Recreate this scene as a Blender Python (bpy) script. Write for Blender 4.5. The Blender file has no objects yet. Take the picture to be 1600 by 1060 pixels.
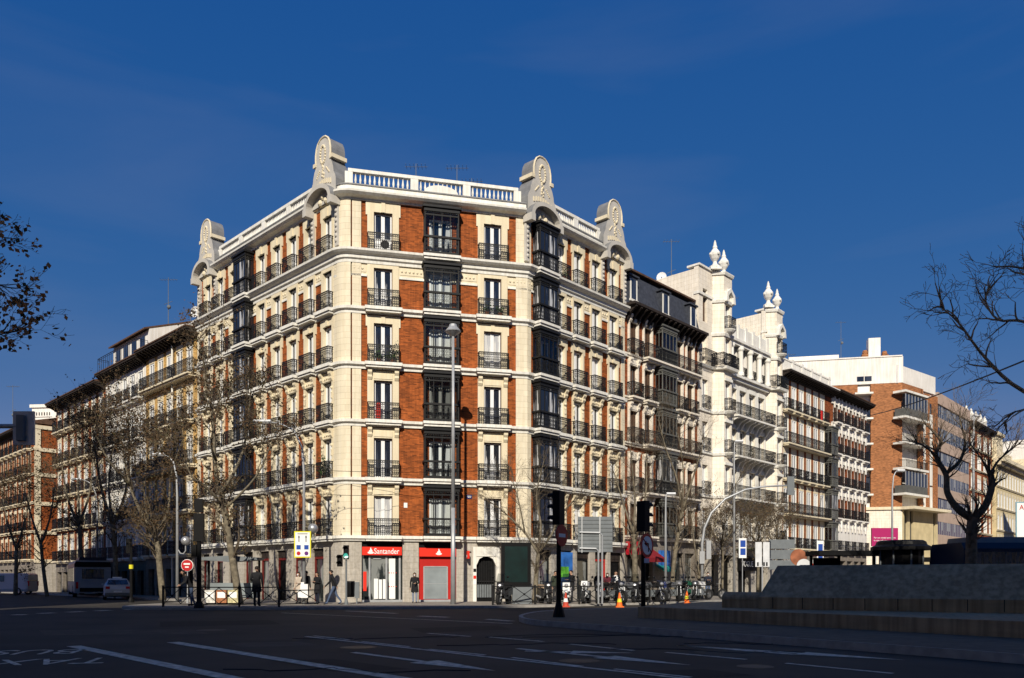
import bpy, math, random
from mathutils import Vector
R = math.radians
scn = bpy.context.scene
col = scn.collection

# ------------------------------------------------------------------ camera, light, exposure
F36 = 36.0 * 1254 / 1600
CH = 1.43
cam_d = bpy.data.cameras.new('camera'); cam = bpy.data.objects.new('camera', cam_d); col.objects.link(cam)
cam.location = (0, 0, CH); cam.rotation_euler = (R(90), 0, 0)
cam_d.lens = F36; cam_d.sensor_width = 36; cam_d.shift_y = (905 - 530) / 1600.0
cam_d.clip_start = 0.1; cam_d.clip_end = 6000
scn.camera = cam
SKY_GRADE = ((1.0, 1.16), (0.53, 1.065), (0.25, 2.257))
SUN_EL, SUN_AZ = 33.0, -4.0          # azimuth off the camera's back, negative = to the left
w = bpy.data.worlds.new('World'); scn.world = w; w.use_nodes = True
nt = w.node_tree; bg = nt.nodes['Background']
sky = nt.nodes.new('ShaderNodeTexSky'); sky.sky_type = 'NISHITA'; sky.sun_disc = False
sky.sun_elevation = R(SUN_EL); sky.sun_rotation = R(180 - SUN_AZ)
sky.altitude = 700; sky.air_density = 1.0; sky.dust_density = 0.0; sky.ozone_density = 8.0
hs = nt.nodes.new('ShaderNodeHueSaturation'); hs.inputs['Saturation'].default_value = 1.18; hs.inputs['Hue'].default_value = 0.515
nt.links.new(sky.outputs[0], hs.inputs['Color'])
sp_ = nt.nodes.new('ShaderNodeSeparateColor'); cb_ = nt.nodes.new('ShaderNodeCombineColor'); nt.links.new(hs.outputs[0], sp_.inputs[0])
for i_, (g_, k_) in enumerate(SKY_GRADE):                 # colour grade of the clear winter sky: channel = k * raw ** g
    pw = nt.nodes.new('ShaderNodeMath'); pw.operation = 'POWER'; pw.inputs[1].default_value = g_
    ml = nt.nodes.new('ShaderNodeMath'); ml.operation = 'MULTIPLY'; ml.inputs[1].default_value = k_
    nt.links.new(sp_.outputs[i_], pw.inputs[0]); nt.links.new(pw.outputs[0], ml.inputs[0]); nt.links.new(ml.outputs[0], cb_.inputs[i_])
# thin cirrus veil
tcw = nt.nodes.new('ShaderNodeTexCoord'); mpw = nt.nodes.new('ShaderNodeMapping'); mpw.inputs['Scale'].default_value = (1.2, 1.0, 7.0); mpw.inputs['Rotation'].default_value = (0, R(12), 0)
nzw = nt.nodes.new('ShaderNodeTexNoise'); nzw.inputs['Scale'].default_value = 1.6; nzw.inputs['Detail'].default_value = 6; nzw.inputs['Distortion'].default_value = 0.4
rpw = nt.nodes.new('ShaderNodeValToRGB'); rpw.color_ramp.elements[0].position = 0.48; rpw.color_ramp.elements[1].position = 0.80
rpw.color_ramp.elements[0].color = (0, 0, 0, 1); rpw.color_ramp.elements[1].color = (.16, .16, .16, 1)
mxw = nt.nodes.new('ShaderNodeMix'); mxw.data_type = 'RGBA'; mxw.inputs[7].default_value = (2.2, 2.5, 3.6, 1)
nt.links.new(tcw.outputs['Generated'], mpw.inputs[0]); nt.links.new(mpw.outputs[0], nzw.inputs['Vector']); nt.links.new(nzw.outputs[0], rpw.inputs[0])
nt.links.new(rpw.outputs[0], mxw.inputs[0]); nt.links.new(cb_.outputs[0], mxw.inputs[6]); nt.links.new(mxw.outputs[2], bg.inputs[0])
bg.inputs[1].default_value = 0.097
sd = bpy.data.lights.new('sun', 'SUN'); sd.energy = 5.0; sd.angle = R(0.5); sd.color = (1.0, 0.92, 0.78)
sun = bpy.data.objects.new('sun', sd); col.objects.link(sun)
ts = Vector((math.sin(R(SUN_AZ)) * math.cos(R(SUN_EL)), -math.cos(R(SUN_AZ)) * math.cos(R(SUN_EL)), math.sin(R(SUN_EL))))
sun.rotation_euler = ts.to_track_quat('Z', 'Y').to_euler()
scn.view_settings.view_transform = 'Standard'; scn.view_settings.look = 'None'
scn.view_settings.exposure = 0.06; scn.view_settings.gamma = 1.0
scn.cycles.max_bounces = 5; scn.cycles.diffuse_bounces = 2; scn.cycles.glossy_bounces = 3
scn.cycles.transparent_max_bounces = 6

# ------------------------------------------------------------------ materials
MATS = {}
def mat(name, c, rough=0.7, metal=0.0, var=0.12, scale=3.0, bump=0.0, kind=None, spec=0.3, c2=None, emit=0, stretch=None, streak=0.0):
    """plain principled surface whose colour wanders a little; kind adds brick / blocks / streaks"""
    m = bpy.data.materials.new(name); m.use_nodes = True; MATS[name] = m
    t = m.node_tree; n = t.nodes; p = n['Principled BSDF']
    p.inputs['Roughness'].default_value = rough; p.inputs['Metallic'].default_value = metal
    p.inputs['Specular IOR Level'].default_value = spec
    tc = n.new('ShaderNodeTexCoord')
    no = n.new('ShaderNodeTexNoise'); no.inputs['Scale'].default_value = scale; no.inputs['Detail'].default_value = 5
    if stretch:
        mp = n.new('ShaderNodeMapping'); mp.inputs['Scale'].default_value = stretch
        t.links.new(tc.outputs['Object'], mp.inputs[0]); t.links.new(mp.outputs[0], no.inputs['Vector'])
    else:
        t.links.new(tc.outputs['Object'], no.inputs['Vector'])
    rp = n.new('ShaderNodeValToRGB')
    a = [max(0, x * (1 - var)) for x in c]; b = [min(1, x * (1 + var)) for x in (c2 or c)]
    rp.color_ramp.elements[0].color = (*a, 1); rp.color_ramp.elements[0].position = 0.3
    rp.color_ramp.elements[1].color = (*b, 1); rp.color_ramp.elements[1].position = 0.7
    t.links.new(no.outputs[0], rp.inputs[0])
    out = rp.outputs[0]; hgt = no.outputs[0]
    if kind in ('brick', 'block'):
        sp = n.new('ShaderNodeSeparateXYZ'); cb = n.new('ShaderNodeCombineXYZ')
        ad = n.new('ShaderNodeMath'); ad.operation = 'ADD'
        t.links.new(tc.outputs['Object'], sp.inputs[0])
        t.links.new(sp.outputs[0], ad.inputs[0]); t.links.new(sp.outputs[1], ad.inputs[1])
        t.links.new(ad.outputs[0], cb.inputs[0]); t.links.new(sp.outputs[2], cb.inputs[1])
        bk = n.new('ShaderNodeTexBrick'); t.links.new(cb.outputs[0], bk.inputs['Vector'])
        bk.inputs['Scale'].default_value = 1.0
        if kind == 'brick':
            bk.inputs['Brick Width'].default_value = 0.26; bk.inputs['Row Height'].default_value = 0.07
            bk.inputs['Mortar Size'].default_value = 0.008; mo = 0.8
            bk.inputs['Color1'].default_value = (0.50, 0.50, 0.50, 1); bk.inputs['Color2'].default_value = (1.40, 1.38, 1.35, 1)
            bk.inputs['Mortar'].default_value = (1.25, 1.35, 1.45, 1)
        else:
            bk.inputs['Brick Width'].default_value = 0.62; bk.inputs['Row Height'].default_value = 0.34
            bk.inputs['Mortar Size'].default_value = 0.009
            bk.inputs['Color1'].default_value = (0.96, 0.96, 0.96, 1); bk.inputs['Color2'].default_value = (1.04, 1.04, 1.04, 1)
            bk.inputs['Mortar'].default_value = (0.72, 0.70, 0.66, 1)
        mx = n.new('ShaderNodeMix'); mx.data_type = 'RGBA'; mx.blend_type = 'MULTIPLY'; mx.inputs[0].default_value = 1.0
        t.links.new(out, mx.inputs[6]); t.links.new(bk.outputs[0], mx.inputs[7]); out = mx.outputs[2]
        hgt = bk.outputs[1]
    if streak:                                             # rain streaks and soot running down the wall
        m2 = n.new('ShaderNodeMapping'); m2.inputs['Scale'].default_value = (5.0, 5.0, 0.35); n2 = n.new('ShaderNodeTexNoise'); n2.inputs['Scale'].default_value = 1.3; n2.inputs['Detail'].default_value = 6
        r2 = n.new('ShaderNodeValToRGB'); r2.color_ramp.elements[0].position = 0.38; r2.color_ramp.elements[1].position = 0.62
        q_ = 1-streak; r2.color_ramp.elements[0].color = (q_, q_*.98, q_*.94, 1); r2.color_ramp.elements[1].color = (1, 1, 1, 1)
        t.links.new(tc.outputs['Object'], m2.inputs[0]); t.links.new(m2.outputs[0], n2.inputs['Vector']); t.links.new(n2.outputs[0], r2.inputs[0])
        x2 = n.new('ShaderNodeMix'); x2.data_type = 'RGBA'; x2.blend_type = 'MULTIPLY'; x2.inputs[0].default_value = 1.0
        t.links.new(out, x2.inputs[6]); t.links.new(r2.outputs[0], x2.inputs[7]); out = x2.outputs[2]
    t.links.new(out, p.inputs['Base Color'])
    if bump:
        bn = n.new('ShaderNodeBump'); bn.inputs['Strength'].default_value = bump; bn.inputs['Distance'].default_value = 0.02
        t.links.new(hgt, bn.inputs['Height']); t.links.new(bn.outputs[0], p.inputs['Normal'])
    if emit:
        p.inputs['Emission Color'].default_value = (*c, 1); p.inputs['Emission Strength'].default_value = emit
    return m

def glass_mat(name, dark, pale, thr, sc=(3.0, 3.0, 0.25)):
    """window glass: glossy, with what stands behind it (curtains, dark rooms) as upright bands"""
    m = mat(name, dark, rough=0.04, spec=0.9, var=0.0, scale=1.6, c2=pale, stretch=sc)
    rp = [x for x in m.node_tree.nodes if x.type == 'VALTORGB'][0]
    rp.color_ramp.elements[0].position = thr; rp.color_ramp.elements[1].position = thr + 0.05
    return m

def bay_glass(name, tint, k):
    m = bpy.data.materials.new(name); m.use_nodes = True; t = m.node_tree; n = t.nodes; n.remove(n['Principled BSDF'])
    tr = n.new('ShaderNodeBsdfTransparent'); tr.inputs[0].default_value = (*tint, 1)
    gl = n.new('ShaderNodeBsdfGlossy'); gl.inputs['Roughness'].default_value = 0.04; gl.inputs[0].default_value = (.9, .92, .95, 1)
    fr = n.new('ShaderNodeFresnel'); fr.inputs[0].default_value = k
    mx = n.new('ShaderNodeMixShader'); t.links.new(fr.outputs[0], mx.inputs[0]); t.links.new(tr.outputs[0], mx.inputs[1]); t.links.new(gl.outputs[0], mx.inputs[2])
    t.links.new(mx.outputs[0], n['Material Output'].inputs[0]); return m
BRICK = mat('red_brick', (0.295, 0.076, 0.0165), 0.85, var=0.26, scale=1.3, kind='brick', bump=0.3, streak=.22)
BRICK_D = mat('dark_red_brick', (0.235, 0.064, 0.020), 0.85, var=0.22, scale=1.3, kind='brick', bump=0.25)
BRICK_O = mat('orange_brick', (0.315, 0.128, 0.052), 0.85, var=0.12, scale=0.7, kind='brick', bump=0.2)
OCHRE = mat('ochre_render', (0.50, 0.30, 0.10), 0.9, var=0.22, scale=1.1, kind='brick', bump=0.2)
CREAM = mat('cream_paint', (0.76, 0.67, 0.49), 0.75, var=0.05, scale=1.4, streak=.10)
CREAMB = mat('cream_blocks', (0.74, 0.66, 0.50), 0.75, var=0.05, scale=1.4, kind='block', streak=.08)
WHITE = mat('white_moulding', (0.82, 0.80, 0.74), 0.7, var=0.07, scale=1.2, streak=.14)
WHITEB = mat('white_stucco', (0.82, 0.79, 0.74), 0.8, var=0.07, scale=0.8, streak=.12)
PEACH = mat('pale_peach_stone', (0.84, 0.77, 0.66), 0.8, var=0.07, scale=1.2, kind='block', streak=.12)
PINK = mat('pinkish_concrete', (0.46, 0.345, 0.275), 0.85, var=0.1, scale=0.7)
SAND = mat('sand_stone', (0.58, 0.48, 0.28), 0.85, var=0.15, scale=0.9)
GRANITE = mat('grey_granite', (0.44, 0.405, 0.355), 0.8, var=0.14, scale=7.0, kind='block', streak=.15)
GRANITE_D = mat('dark_granite', (0.24, 0.21, 0.18), 0.8, var=0.2, scale=5.0, kind='block', streak=.2)
ZINC = mat('zinc_sheet', (0.20, 0.20, 0.20), 0.5, var=0.2, scale=2.0, spec=0.4)
STUCCO = mat('grey_stucco', (0.52, 0.49, 0.44), 0.8, var=0.1, scale=2.0)
SLATE = mat('slate_roof', (0.045, 0.05, 0.065), 0.7, var=0.3, scale=4.0)
TILE = mat('brown_roof_tile', (0.10, 0.055, 0.035), 0.9, var=0.35, scale=5.0)
DWOOD = mat('dark_eave_wood', (0.030, 0.022, 0.018), 0.8, var=0.3, scale=4.0)
IRON = mat('black_iron', (0.013, 0.013, 0.0135), 0.5, var=0.2, scale=6.0, spec=0.25)
FRAME = mat('white_window_paint', (0.80, 0.80, 0.79), 0.5, var=0.03)
BROWNF = mat('brown_shutter', (0.11, 0.06, 0.035), 0.7, var=0.3, scale=5.0)
PANE = glass_mat('window_glass', (0.014, 0.018, 0.030), (0.040, 0.047, 0.068), 0.5)
PANE_C = glass_mat('curtained_glass', (0.015, 0.017, 0.022), (0.55, 0.55, 0.55), 0.53)
PANE_W = glass_mat('drawn_blind_glass', (0.45, 0.45, 0.46), (0.62, 0.61, 0.58), 0.45)
PANE_O = bay_glass('bay_glass', (0.88, 0.92, 0.93), 1.5)
PANE_S = bay_glass('smoky_bay_glass', (0.52, 0.54, 0.53), 1.6)
REDSIGN = mat('red_sign_panel', (0.72, 0.028, 0.012), 0.45, var=0.03)
REDDARK = mat('dark_red_panel', (0.42, 0.012, 0.008), 0.5, var=0.05)
WSIGN = mat('white_sign_paint', (0.82, 0.82, 0.80), 0.5, var=0.02)
BLACK = mat('black_paint', (0.007, 0.007, 0.0075), 0.5, var=0.2, spec=.12)
ASPHALT = mat('asphalt', (0.036, 0.031, 0.0245), 0.85, var=0.38, scale=0.45, bump=0.2)
PAVE = mat('paving_slabs', (0.24, 0.215, 0.185), 0.85, var=0.15, scale=2.0)
KERB = mat('granite_kerb', (0.33, 0.31, 0.28), 0.8, var=0.2, scale=4.0)
RPAINT = mat('road_paint', (0.64, 0.565, 0.45), 0.8, var=0.40, scale=7.0, streak=.2)
STEEL = mat('galvanised_steel', (0.40, 0.41, 0.42), 0.45, metal=0.35, var=0.1, scale=3.0)
SGREY = mat('grey_sign_back', (0.15, 0.165, 0.175), 0.55, var=0.1)

# ------------------------------------------------------------------ mesh helper
class MB:
    def __init__(s): s.v = []; s.f = []; s.m = []
    def add(s, vs, fs, m=0):
        o = len(s.v); s.v += [tuple(p) for p in vs]
        for f in fs: s.f.append(tuple(i + o for i in f)); s.m.append(m)
    def box(s, x0, x1, y0, y1, z0, z1, m=0):
        if x0 > x1: x0, x1 = x1, x0
        if y0 > y1: y0, y1 = y1, y0
        s.add([(x0,y0,z0),(x1,y0,z0),(x1,y1,z0),(x0,y1,z0),(x0,y0,z1),(x1,y0,z1),(x1,y1,z1),(x0,y1,z1)],
              [(0,3,2,1),(4,5,6,7),(0,1,5,4),(1,2,6,5),(2,3,7,6),(3,0,4,7)], m)
    def prism(s, pts, z0, z1, m=0, mtop=None):
        n = len(pts)
        s.add([(x,y,z0) for x,y in pts] + [(x,y,z1) for x,y in pts],
              [(i,(i+1)%n,n+(i+1)%n,n+i) for i in range(n)] + [tuple(reversed(range(n)))], m)
        s.add([(x,y,z1) for x,y in pts], [tuple(range(n))], m if mtop is None else mtop)
    def extr(s, pts, y0, y1, m=0, mside=None):
        """outline in (x,z), counter-clockwise seen from the front (-y), pushed from y0 back to y1"""
        n = len(pts)
        s.add([(x,y0,z) for x,z in pts], [tuple(range(n))], m)
        s.add([(x,y1,z) for x,z in pts], [tuple(reversed(range(n)))], m)
        s.add([(x,y0,z) for x,z in pts] + [(x,y1,z) for x,z in pts],
              [((i+1)%n,i,n+i,n+(i+1)%n) for i in range(n)], m if mside is None else mside)
    def extx(s, pts, x0, x1, m=0):
        """outline in (y,z) pushed along x"""
        n = len(pts)
        s.add([(x0,y,z) for y,z in pts] + [(x1,y,z) for y,z in pts],
              [(i,(i+1)%n,n+(i+1)%n,n+i) for i in range(n)] + [tuple(reversed(range(n))), tuple(range(n,2*n))], m)
    def tube(s, p0, p1, r0, r1=None, n=6, m=0, caps=True):
        s.path([p0, p1], [r0, r0 if r1 is None else r1], n, m, caps)
    def path(s, pts, rs, n=6, m=0, caps=True):
        pts = [Vector(p) for p in pts]
        if not isinstance(rs, (list, tuple)): rs = [rs] * len(pts)
        o = len(s.v); k = len(pts); up = None
        for i, p in enumerate(pts):
            d = (pts[min(i+1,k-1)] - pts[max(i-1,0)])
            if d.length < 1e-9: d = Vector((0,0,1))
            d.normalize()
            if up is None:
                up = Vector((0,0,1)) if abs(d.z) < 0.9 else Vector((1,0,0))
            a = d.cross(up)
            if a.length < 1e-6: a = d.orthogonal()
            a.normalize(); b = a.cross(d).normalized(); up = b
            for j in range(n):
                t = 2*math.pi*j/n
                s.v.append(tuple(p + a*(math.cos(t)*rs[i]) + b*(math.sin(t)*rs[i])))
        for i in range(k-1):
            for j in range(n):
                q = (j+1) % n
                s.f.append((o+i*n+j, o+i*n+q, o+(i+1)*n+q, o+(i+1)*n+j)); s.m.append(m)
        if caps:
            s.f.append(tuple(o+j for j in reversed(range(n)))); s.m.append(m)
            s.f.append(tuple(o+(k-1)*n+j for j in range(n))); s.m.append(m)
    def lathe(s, prof, cx=0, cy=0, n=10, m=0):
        o = len(s.v); k = len(prof)
        for r, z in prof:
            for j in range(n):
                t = 2*math.pi*j/n; s.v.append((cx+r*math.cos(t), cy+r*math.sin(t), z))
        for i in range(k-1):
            for j in range(n):
                q = (j+1) % n
                s.f.append((o+i*n+j, o+i*n+q, o+(i+1)*n+q, o+(i+1)*n+j)); s.m.append(m)
        s.f.append(tuple(o+j for j in reversed(range(n)))); s.m.append(m)
        s.f.append(tuple(o+(k-1)*n+j for j in range(n))); s.m.append(m)
    def ball(s, c, r, n=8, m=0, sz=1.0):
        k = max(4, n//2+1)
        s.lathe([(max(1e-4, r*math.sin(math.pi*i/k)), c[2]-r*sz*math.cos(math.pi*i/k)) for i in range(k+1)], c[0], c[1], n, m)
    def sweep(s, line, prof, m=0, caps=True):
        """closed profile [(offset outwards, z)] carried along a plan polyline with mitred corners"""
        n = len(line); k = len(prof); o = len(s.v)
        nr = []
        for i in range(n-1):
            dx, dy = line[i+1][0]-line[i][0], line[i+1][1]-line[i][1]; l = math.hypot(dx, dy)
            nr.append((dy/l, -dx/l))
        for i in range(n):
            a = nr[max(i-1,0)]; b = nr[min(i,n-2)]
            q = 1 + a[0]*b[0] + a[1]*b[1]; mx, my = (a[0]+b[0])/q, (a[1]+b[1])/q
            for of, z in prof: s.v.append((line[i][0]+mx*of, line[i][1]+my*of, z))
        for i in range(n-1):
            for j in range(k):
                q = (j+1) % k
                s.f.append((o+i*k+j, o+(i+1)*k+j, o+(i+1)*k+q, o+i*k+q)); s.m.append(m)
        if caps:
            s.f.append(tuple(o+j for j in range(k))); s.m.append(m)
            s.f.append(tuple(o+(n-1)*k+j for j in reversed(range(k)))); s.m.append(m)
    def xf(s, other, loc=(0,0,0), rz=0, sc=1.0, m=None):
        c, sn = math.cos(rz), math.sin(rz); o = len(s.v)
        for x, y, z in other.v:
            x *= sc; y *= sc; z *= sc
            s.v.append((x*c-y*sn+loc[0], x*sn+y*c+loc[1], z+loc[2]))
        for f, k in zip(other.f, other.m): s.f.append(tuple(i+o for i in f)); s.m.append(k if m is None else m)
    def mesh(s, name, mats, smooth=False):
        me = bpy.data.meshes.new(name); me.from_pydata(s.v, [], s.f)
        for q in (mats if isinstance(mats, (list, tuple)) else [mats]): me.materials.append(q)
        me.polygons.foreach_set('material_index', s.m)
        if smooth: me.polygons.foreach_set('use_smooth', [True]*len(s.f))
        me.update(); return me
    def build(s, name, mats, parent=None, loc=(0,0,0), rz=0, smooth=False):
        return inst(name, s.mesh(name, mats, smooth), parent, loc, rz)

def inst(name, me, parent=None, loc=(0,0,0), rz=0):
    o = bpy.data.objects.new(name, me); col.objects.link(o)
    o.parent = parent; o.location = loc; o.rotation_euler = (0, 0, rz)
    return o
def empty(name, loc=(0,0,0), rz=0): return inst(name, None, None, loc, rz)
def tag(o, label=None, cat=None, group=None, kind=None):
    if label: o['label'] = label
    if cat: o['category'] = cat
    if group: o['group'] = group
    if kind: o['kind'] = kind
    return o
def thing(name, label, cat, loc=(0,0,0), rz=0, group=None): return tag(empty(name, loc, rz), label, cat, group)
def copy_tree(o, parent=None, mats=None):
    c = o.copy(); col.objects.link(c); c.parent = parent
    for ch in list(o.children): copy_tree(ch, c)
    return c

def text_mesh(s, size, material, name, extrude=0.008, align='CENTER', bold=0.0):
    cu = bpy.data.curves.new(name, 'FONT'); cu.body = s; cu.size = size; cu.extrude = extrude; cu.offset = bold; cu.align_x = align; cu.align_y = 'CENTER'
    t = bpy.data.objects.new(name, cu); col.objects.link(t)
    bpy.context.view_layer.update()
    me = bpy.data.meshes.new_from_object(t.evaluated_get(bpy.context.evaluated_depsgraph_get()))
    bpy.data.objects.remove(t); bpy.data.curves.remove(cu)
    me.materials.clear(); me.materials.append(material)
    return me
def text(s, size, material, name, parent, loc, rz=0, sx=1.0, flat=False, extrude=0.008, bold=0.0):
    """lettering standing upright, read from its local -y side"""
    o = inst(name, text_mesh(s, size, material, name, extrude, 'CENTER', bold), parent, loc, rz)
    o.rotation_euler = (0 if flat else R(90), 0, rz); o.scale = (sx, 1, 1)
    return o
# ------------------------------------------------------------------ plan of the place
A = (-9.5, 45.0); DL = (0.712, -0.702); DF = (0.9717, 0.2364); DR = (0.680, 0.733)
AL = math.atan2(DL[1], DL[0]); AF = math.atan2(DF[1], DF[0]); AR = math.atan2(DR[1], DR[0])
LL, LF, LR = 18.5, 10.68, 9.97
C = (A[0]-DL[0]*LL, A[1]-DL[1]*LL)
B = (A[0]+DF[0]*LF, A[1]+DF[1]*LF)
def lp(t): return (A[0]-DL[0]*t, A[1]-DL[1]*t)            # along the left street, metres from the corner
def rp(t): return (B[0]+DR[0]*t, B[1]+DR[1]*t)            # along the right street, metres from its corner
def off(p, d, o): return (p[0]+d[1]*o, p[1]-d[0]*o)       # o metres out from a facade that runs along d
D = rp(LR)
SW = 0.12                                                  # pavement height

# ------------------------------------------------------------------ ground, roads, pavements
m = MB(); m.box(-900, 900, -500, 1500, -0.5, 0.0); tag(m.build('road', ASPHALT), kind='structure')

def arc(c, r, a0, a1, n=8): return [(c[0]+r*math.cos(R(a0+(a1-a0)*i/n)), c[1]+r*math.sin(R(a0+(a1-a0)*i/n))) for i in range(n+1)]
pl = [off(lp(140), DL, 3.4), off(lp(12), DL, 3.4), off(lp(8), DL, 4.2), (-19.2, 41.5), (-19.0, 38.6), (-17.5, 37.3), (-15.0, 36.9), (-8.0, 37.4), (-1.0, 39.0), (3.0, 41.6), off(rp(8), DR, 8.0), off(rp(160), DR, 8.0)]
back = [rp(160), rp(60), D, B, A, C, lp(140)]
# smooth the kerb line
def smooth(p, it=2):
    for _ in range(it):
        q = [p[0]]
        for a, b in zip(p, p[1:]): q += [(a[0]*.75+b[0]*.25, a[1]*.75+b[1]*.25), (a[0]*.25+b[0]*.75, a[1]*.25+b[1]*.75)]
        p = q + [p[-1]]
    return p
kl = smooth(pl)
def strip_poly(mb, front, back, z0, z1):
    mb.prism(front + back, z0, z1)
inner = [(x, y) for x, y in kl]
m = MB(); m.sweep(kl, [(0, -0.05), (0, SW+0.004), (-0.28, SW+0.004), (-0.28, -0.05)]); tag(m.build('kerb', KERB), kind='structure')
def inset(line, o):
    r = []
    for i in range(len(line)):
        a = line[max(i-1,0)]; b = line[min(i+1,len(line)-1)]; l = math.hypot(b[0]-a[0], b[1]-a[1])
        r.append((line[i][0]-(b[1]-a[1])/l*o, line[i][1]+(b[0]-a[0])/l*o))
    return r
m = MB(); m.prism(inset(kl, 0.27) + back, -0.05, SW); tag(m.build('pavement', PAVE), kind='structure')

# road paint
def paint(name, quads):
    mb = MB()
    for q in quads:
        mb.add([(x, y, 0.006) for x, y in q], [tuple(range(len(q)))])
    o = mb.build(name, RPAINT); tag(o, kind='structure'); return o
def gp(px, py, z=0.0):                                     # a photograph pixel carried down to the ground
    d = 1254*(CH-z)/(py-905.0); return ((px-800)/1254*d, d)
def seg(a, b, wd):
    l = math.hypot(b[0]-a[0], b[1]-a[1]); nx, ny = -(b[1]-a[1])/l*wd/2, (b[0]-a[0])/l*wd/2
    return [(a[0]-nx,a[1]-ny),(b[0]-nx,b[1]-ny),(b[0]+nx,b[1]+ny),(a[0]+nx,a[1]+ny)]
LINES = [((115,1010),(375,1063),.28),((270,1004),(640,1063),.28),((478,995),(770,1028),.12),((490,994),(545,1000),.1),((565,1003),(640,1011),.1),((670,1015),(758,1024),.1),
 ((770,1028),(1080,1062),.12),((800,1028),(910,1042),.1),((960,1046),(1080,1059),.1),
 ((668,990),(735,995),.12),((765,996),(850,1003),.12),((890,1007),(990,1017),.12),((1040,1020),(1166,1031),.12),((1228,1037),(1395,1053),.12),
 ((440,958),(800,975),.14),((540,955),(620,959),.3),((655,963),(700,965),.4),((760,968),(800,971),.3),
 ((1060,1009),(1240,1023),.16),((20,961),(40,961),.5),((60,959),(85,958),.5),((105,957),(130,956),.5),((150,955),(172,954),.5),((195,953),(222,952),.5)]
for a, b, wd in LINES: paint('lane_marking', [seg(gp(*a), gp(*b), wd)])
def arrow(a, b, wsh=0.16, whead=0.62, lh=1.9):
    l = math.hypot(b[0]-a[0], b[1]-a[1]); d = ((b[0]-a[0])/l, (b[1]-a[1])/l); n = (-d[1], d[0])
    h = (b[0]-d[0]*lh, b[1]-d[1]*lh)
    q = seg(a, h, wsh)
    tri = [(h[0]-n[0]*whead/2,h[1]-n[1]*whead/2), b, (h[0]+n[0]*whead/2,h[1]+n[1]*whead/2)]
    paint('arrow_marking', [q, tri])
arrow(gp(552,1020), gp(775,1049)); arrow(gp(808,1014), gp(1080,1040)); arrow(gp(1060,1009), gp(1415,1032)); arrow(gp(820,1018), gp(990,1021), .16, .5, 1.2)
for s, px, py in (('TAXI', 70, 1034), ('BUS', 60, 1019)):
    x, y = gp(px, py)
    o = text(s, 1.0, RPAINT, 'lane_lettering', None, (x, y, 0.006), R(180+14), 1.0, True, 0.0); o.scale = (0.95, 1.5, 1); tag(o, kind='structure')

# traffic island
il = [gp(1640,1041), gp(1600,1037), gp(1300,1013), gp(1080,996), gp(900,982), gp(835,977), gp(815,972), gp(818,967), gp(850,960.5), gp(950,956.5), (8.5, 36.5), (16.0, 36.5), (22.0, 30.0), (22.0, 10.0)]
isl = smooth(il + [il[0]], 2)
m = MB(); m.prism(isl, -0.05, 0.16); tag(m.build('traffic_island', mat('island_paving', (0.11, 0.088, 0.062), 0.9, var=0.25, scale=3.0)), kind='structure')
m = MB(); m.sweep(isl[:-1], [(0.10, -0.05), (0.10, 0.155), (-0.12, 0.168), (-0.12, -0.05)]); tag(m.build('island_kerb', KERB), kind='structure')
gl = [(x, y) for x, y in isl]
o_ = MB(); ol = inset(isl[:-1], -0.45)
o_.sweep(ol, [(0.0, 0.003), (0.0, 0.007), (-0.12, 0.007), (-0.12, 0.003)]); tag(o_.build('edge_line', RPAINT), kind='structure')

# ------------------------------------------------------------------ pieces shared by every old facade
def railing_mesh(name, wd, dp, h=0.98, pitch=0.115, fancy=True):
    mb = MB(); b = 0.013
    def run(p, q):
        L = math.hypot(q[0]-p[0], q[1]-p[1]); n = max(1, int(L/pitch)); dx, dy = (q[0]-p[0])/L, (q[1]-p[1])/L
        a = math.atan2(dy, dx); t = MB()
        t.box(0, L, -.02, .02, h-.035, h); t.box(0, L, -.014, .014, .05, .075); t.box(0, L, -.012, .012, h-.17, h-.15)
        if fancy: t.box(0, L, -.012, .012, .30, .32)
        for i in range(n+1):
            x = L*i/n; t.box(x-b, x+b, -b, b, .0, h-.03)
            if fancy and i < n:
                xc = x+L/n/2; r = L/n*.42
                for zc, rr in ((h-.095, r), (.19, r*1.0), (.56, r*1.05), (.70, r*.7)):
                    ring = [(xc+rr*math.cos(R(60*k)), zc+rr*1.15*math.sin(R(60*k))) for k in range(6)]
                    inn = [(xc+(rr-.024)*math.cos(R(60*k)), zc+(rr*1.15-.024)*math.sin(R(60*k))) for k in range(6)]
                    for k in range(6):
                        u = (k+1) % 6
                        t.add([(*[ring[k][0]], -.006, ring[k][1]), (ring[u][0], -.006, ring[u][1]), (inn[u][0], -.006, inn[u][1]), (inn[k][0], -.006, inn[k][1])], [(0,1,2,3)])
        mb.xf(t, (p[0], p[1], 0), a)
    run((-wd/2, -dp), (wd/2, -dp)); run((-wd/2, -dp), (-wd/2, 0)); run((wd/2, -dp), (wd/2, 0))
    return mb.mesh(name, IRON)

def window_mesh(name, wd, h, frame, y=0.26):
    """two tall leaves, local origin at the middle of the sill"""
    mb = MB(); f = .11
    mb.box(-wd/2, -wd/2+f, y-.03, y+.05, 0, h); mb.box(wd/2-f, wd/2, y-.03, y+.05, 0, h)
    mb.box(-wd/2+f, wd/2-f, y-.03, y+.05, h-f, h); mb.box(-wd/2+f, wd/2-f, y-.03, y+.05, 0, .12)
    mb.box(-.10, .10, y-.028, y+.05, .12, h-f)
    return mb.mesh(name, frame)
def pane_mesh(name, wd, h, material, y=0.285):
    mb = MB(); mb.box(-wd/2+.06, wd/2-.06, y, y+.02, .10, h-.06); return mb.mesh(name, material)

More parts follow.
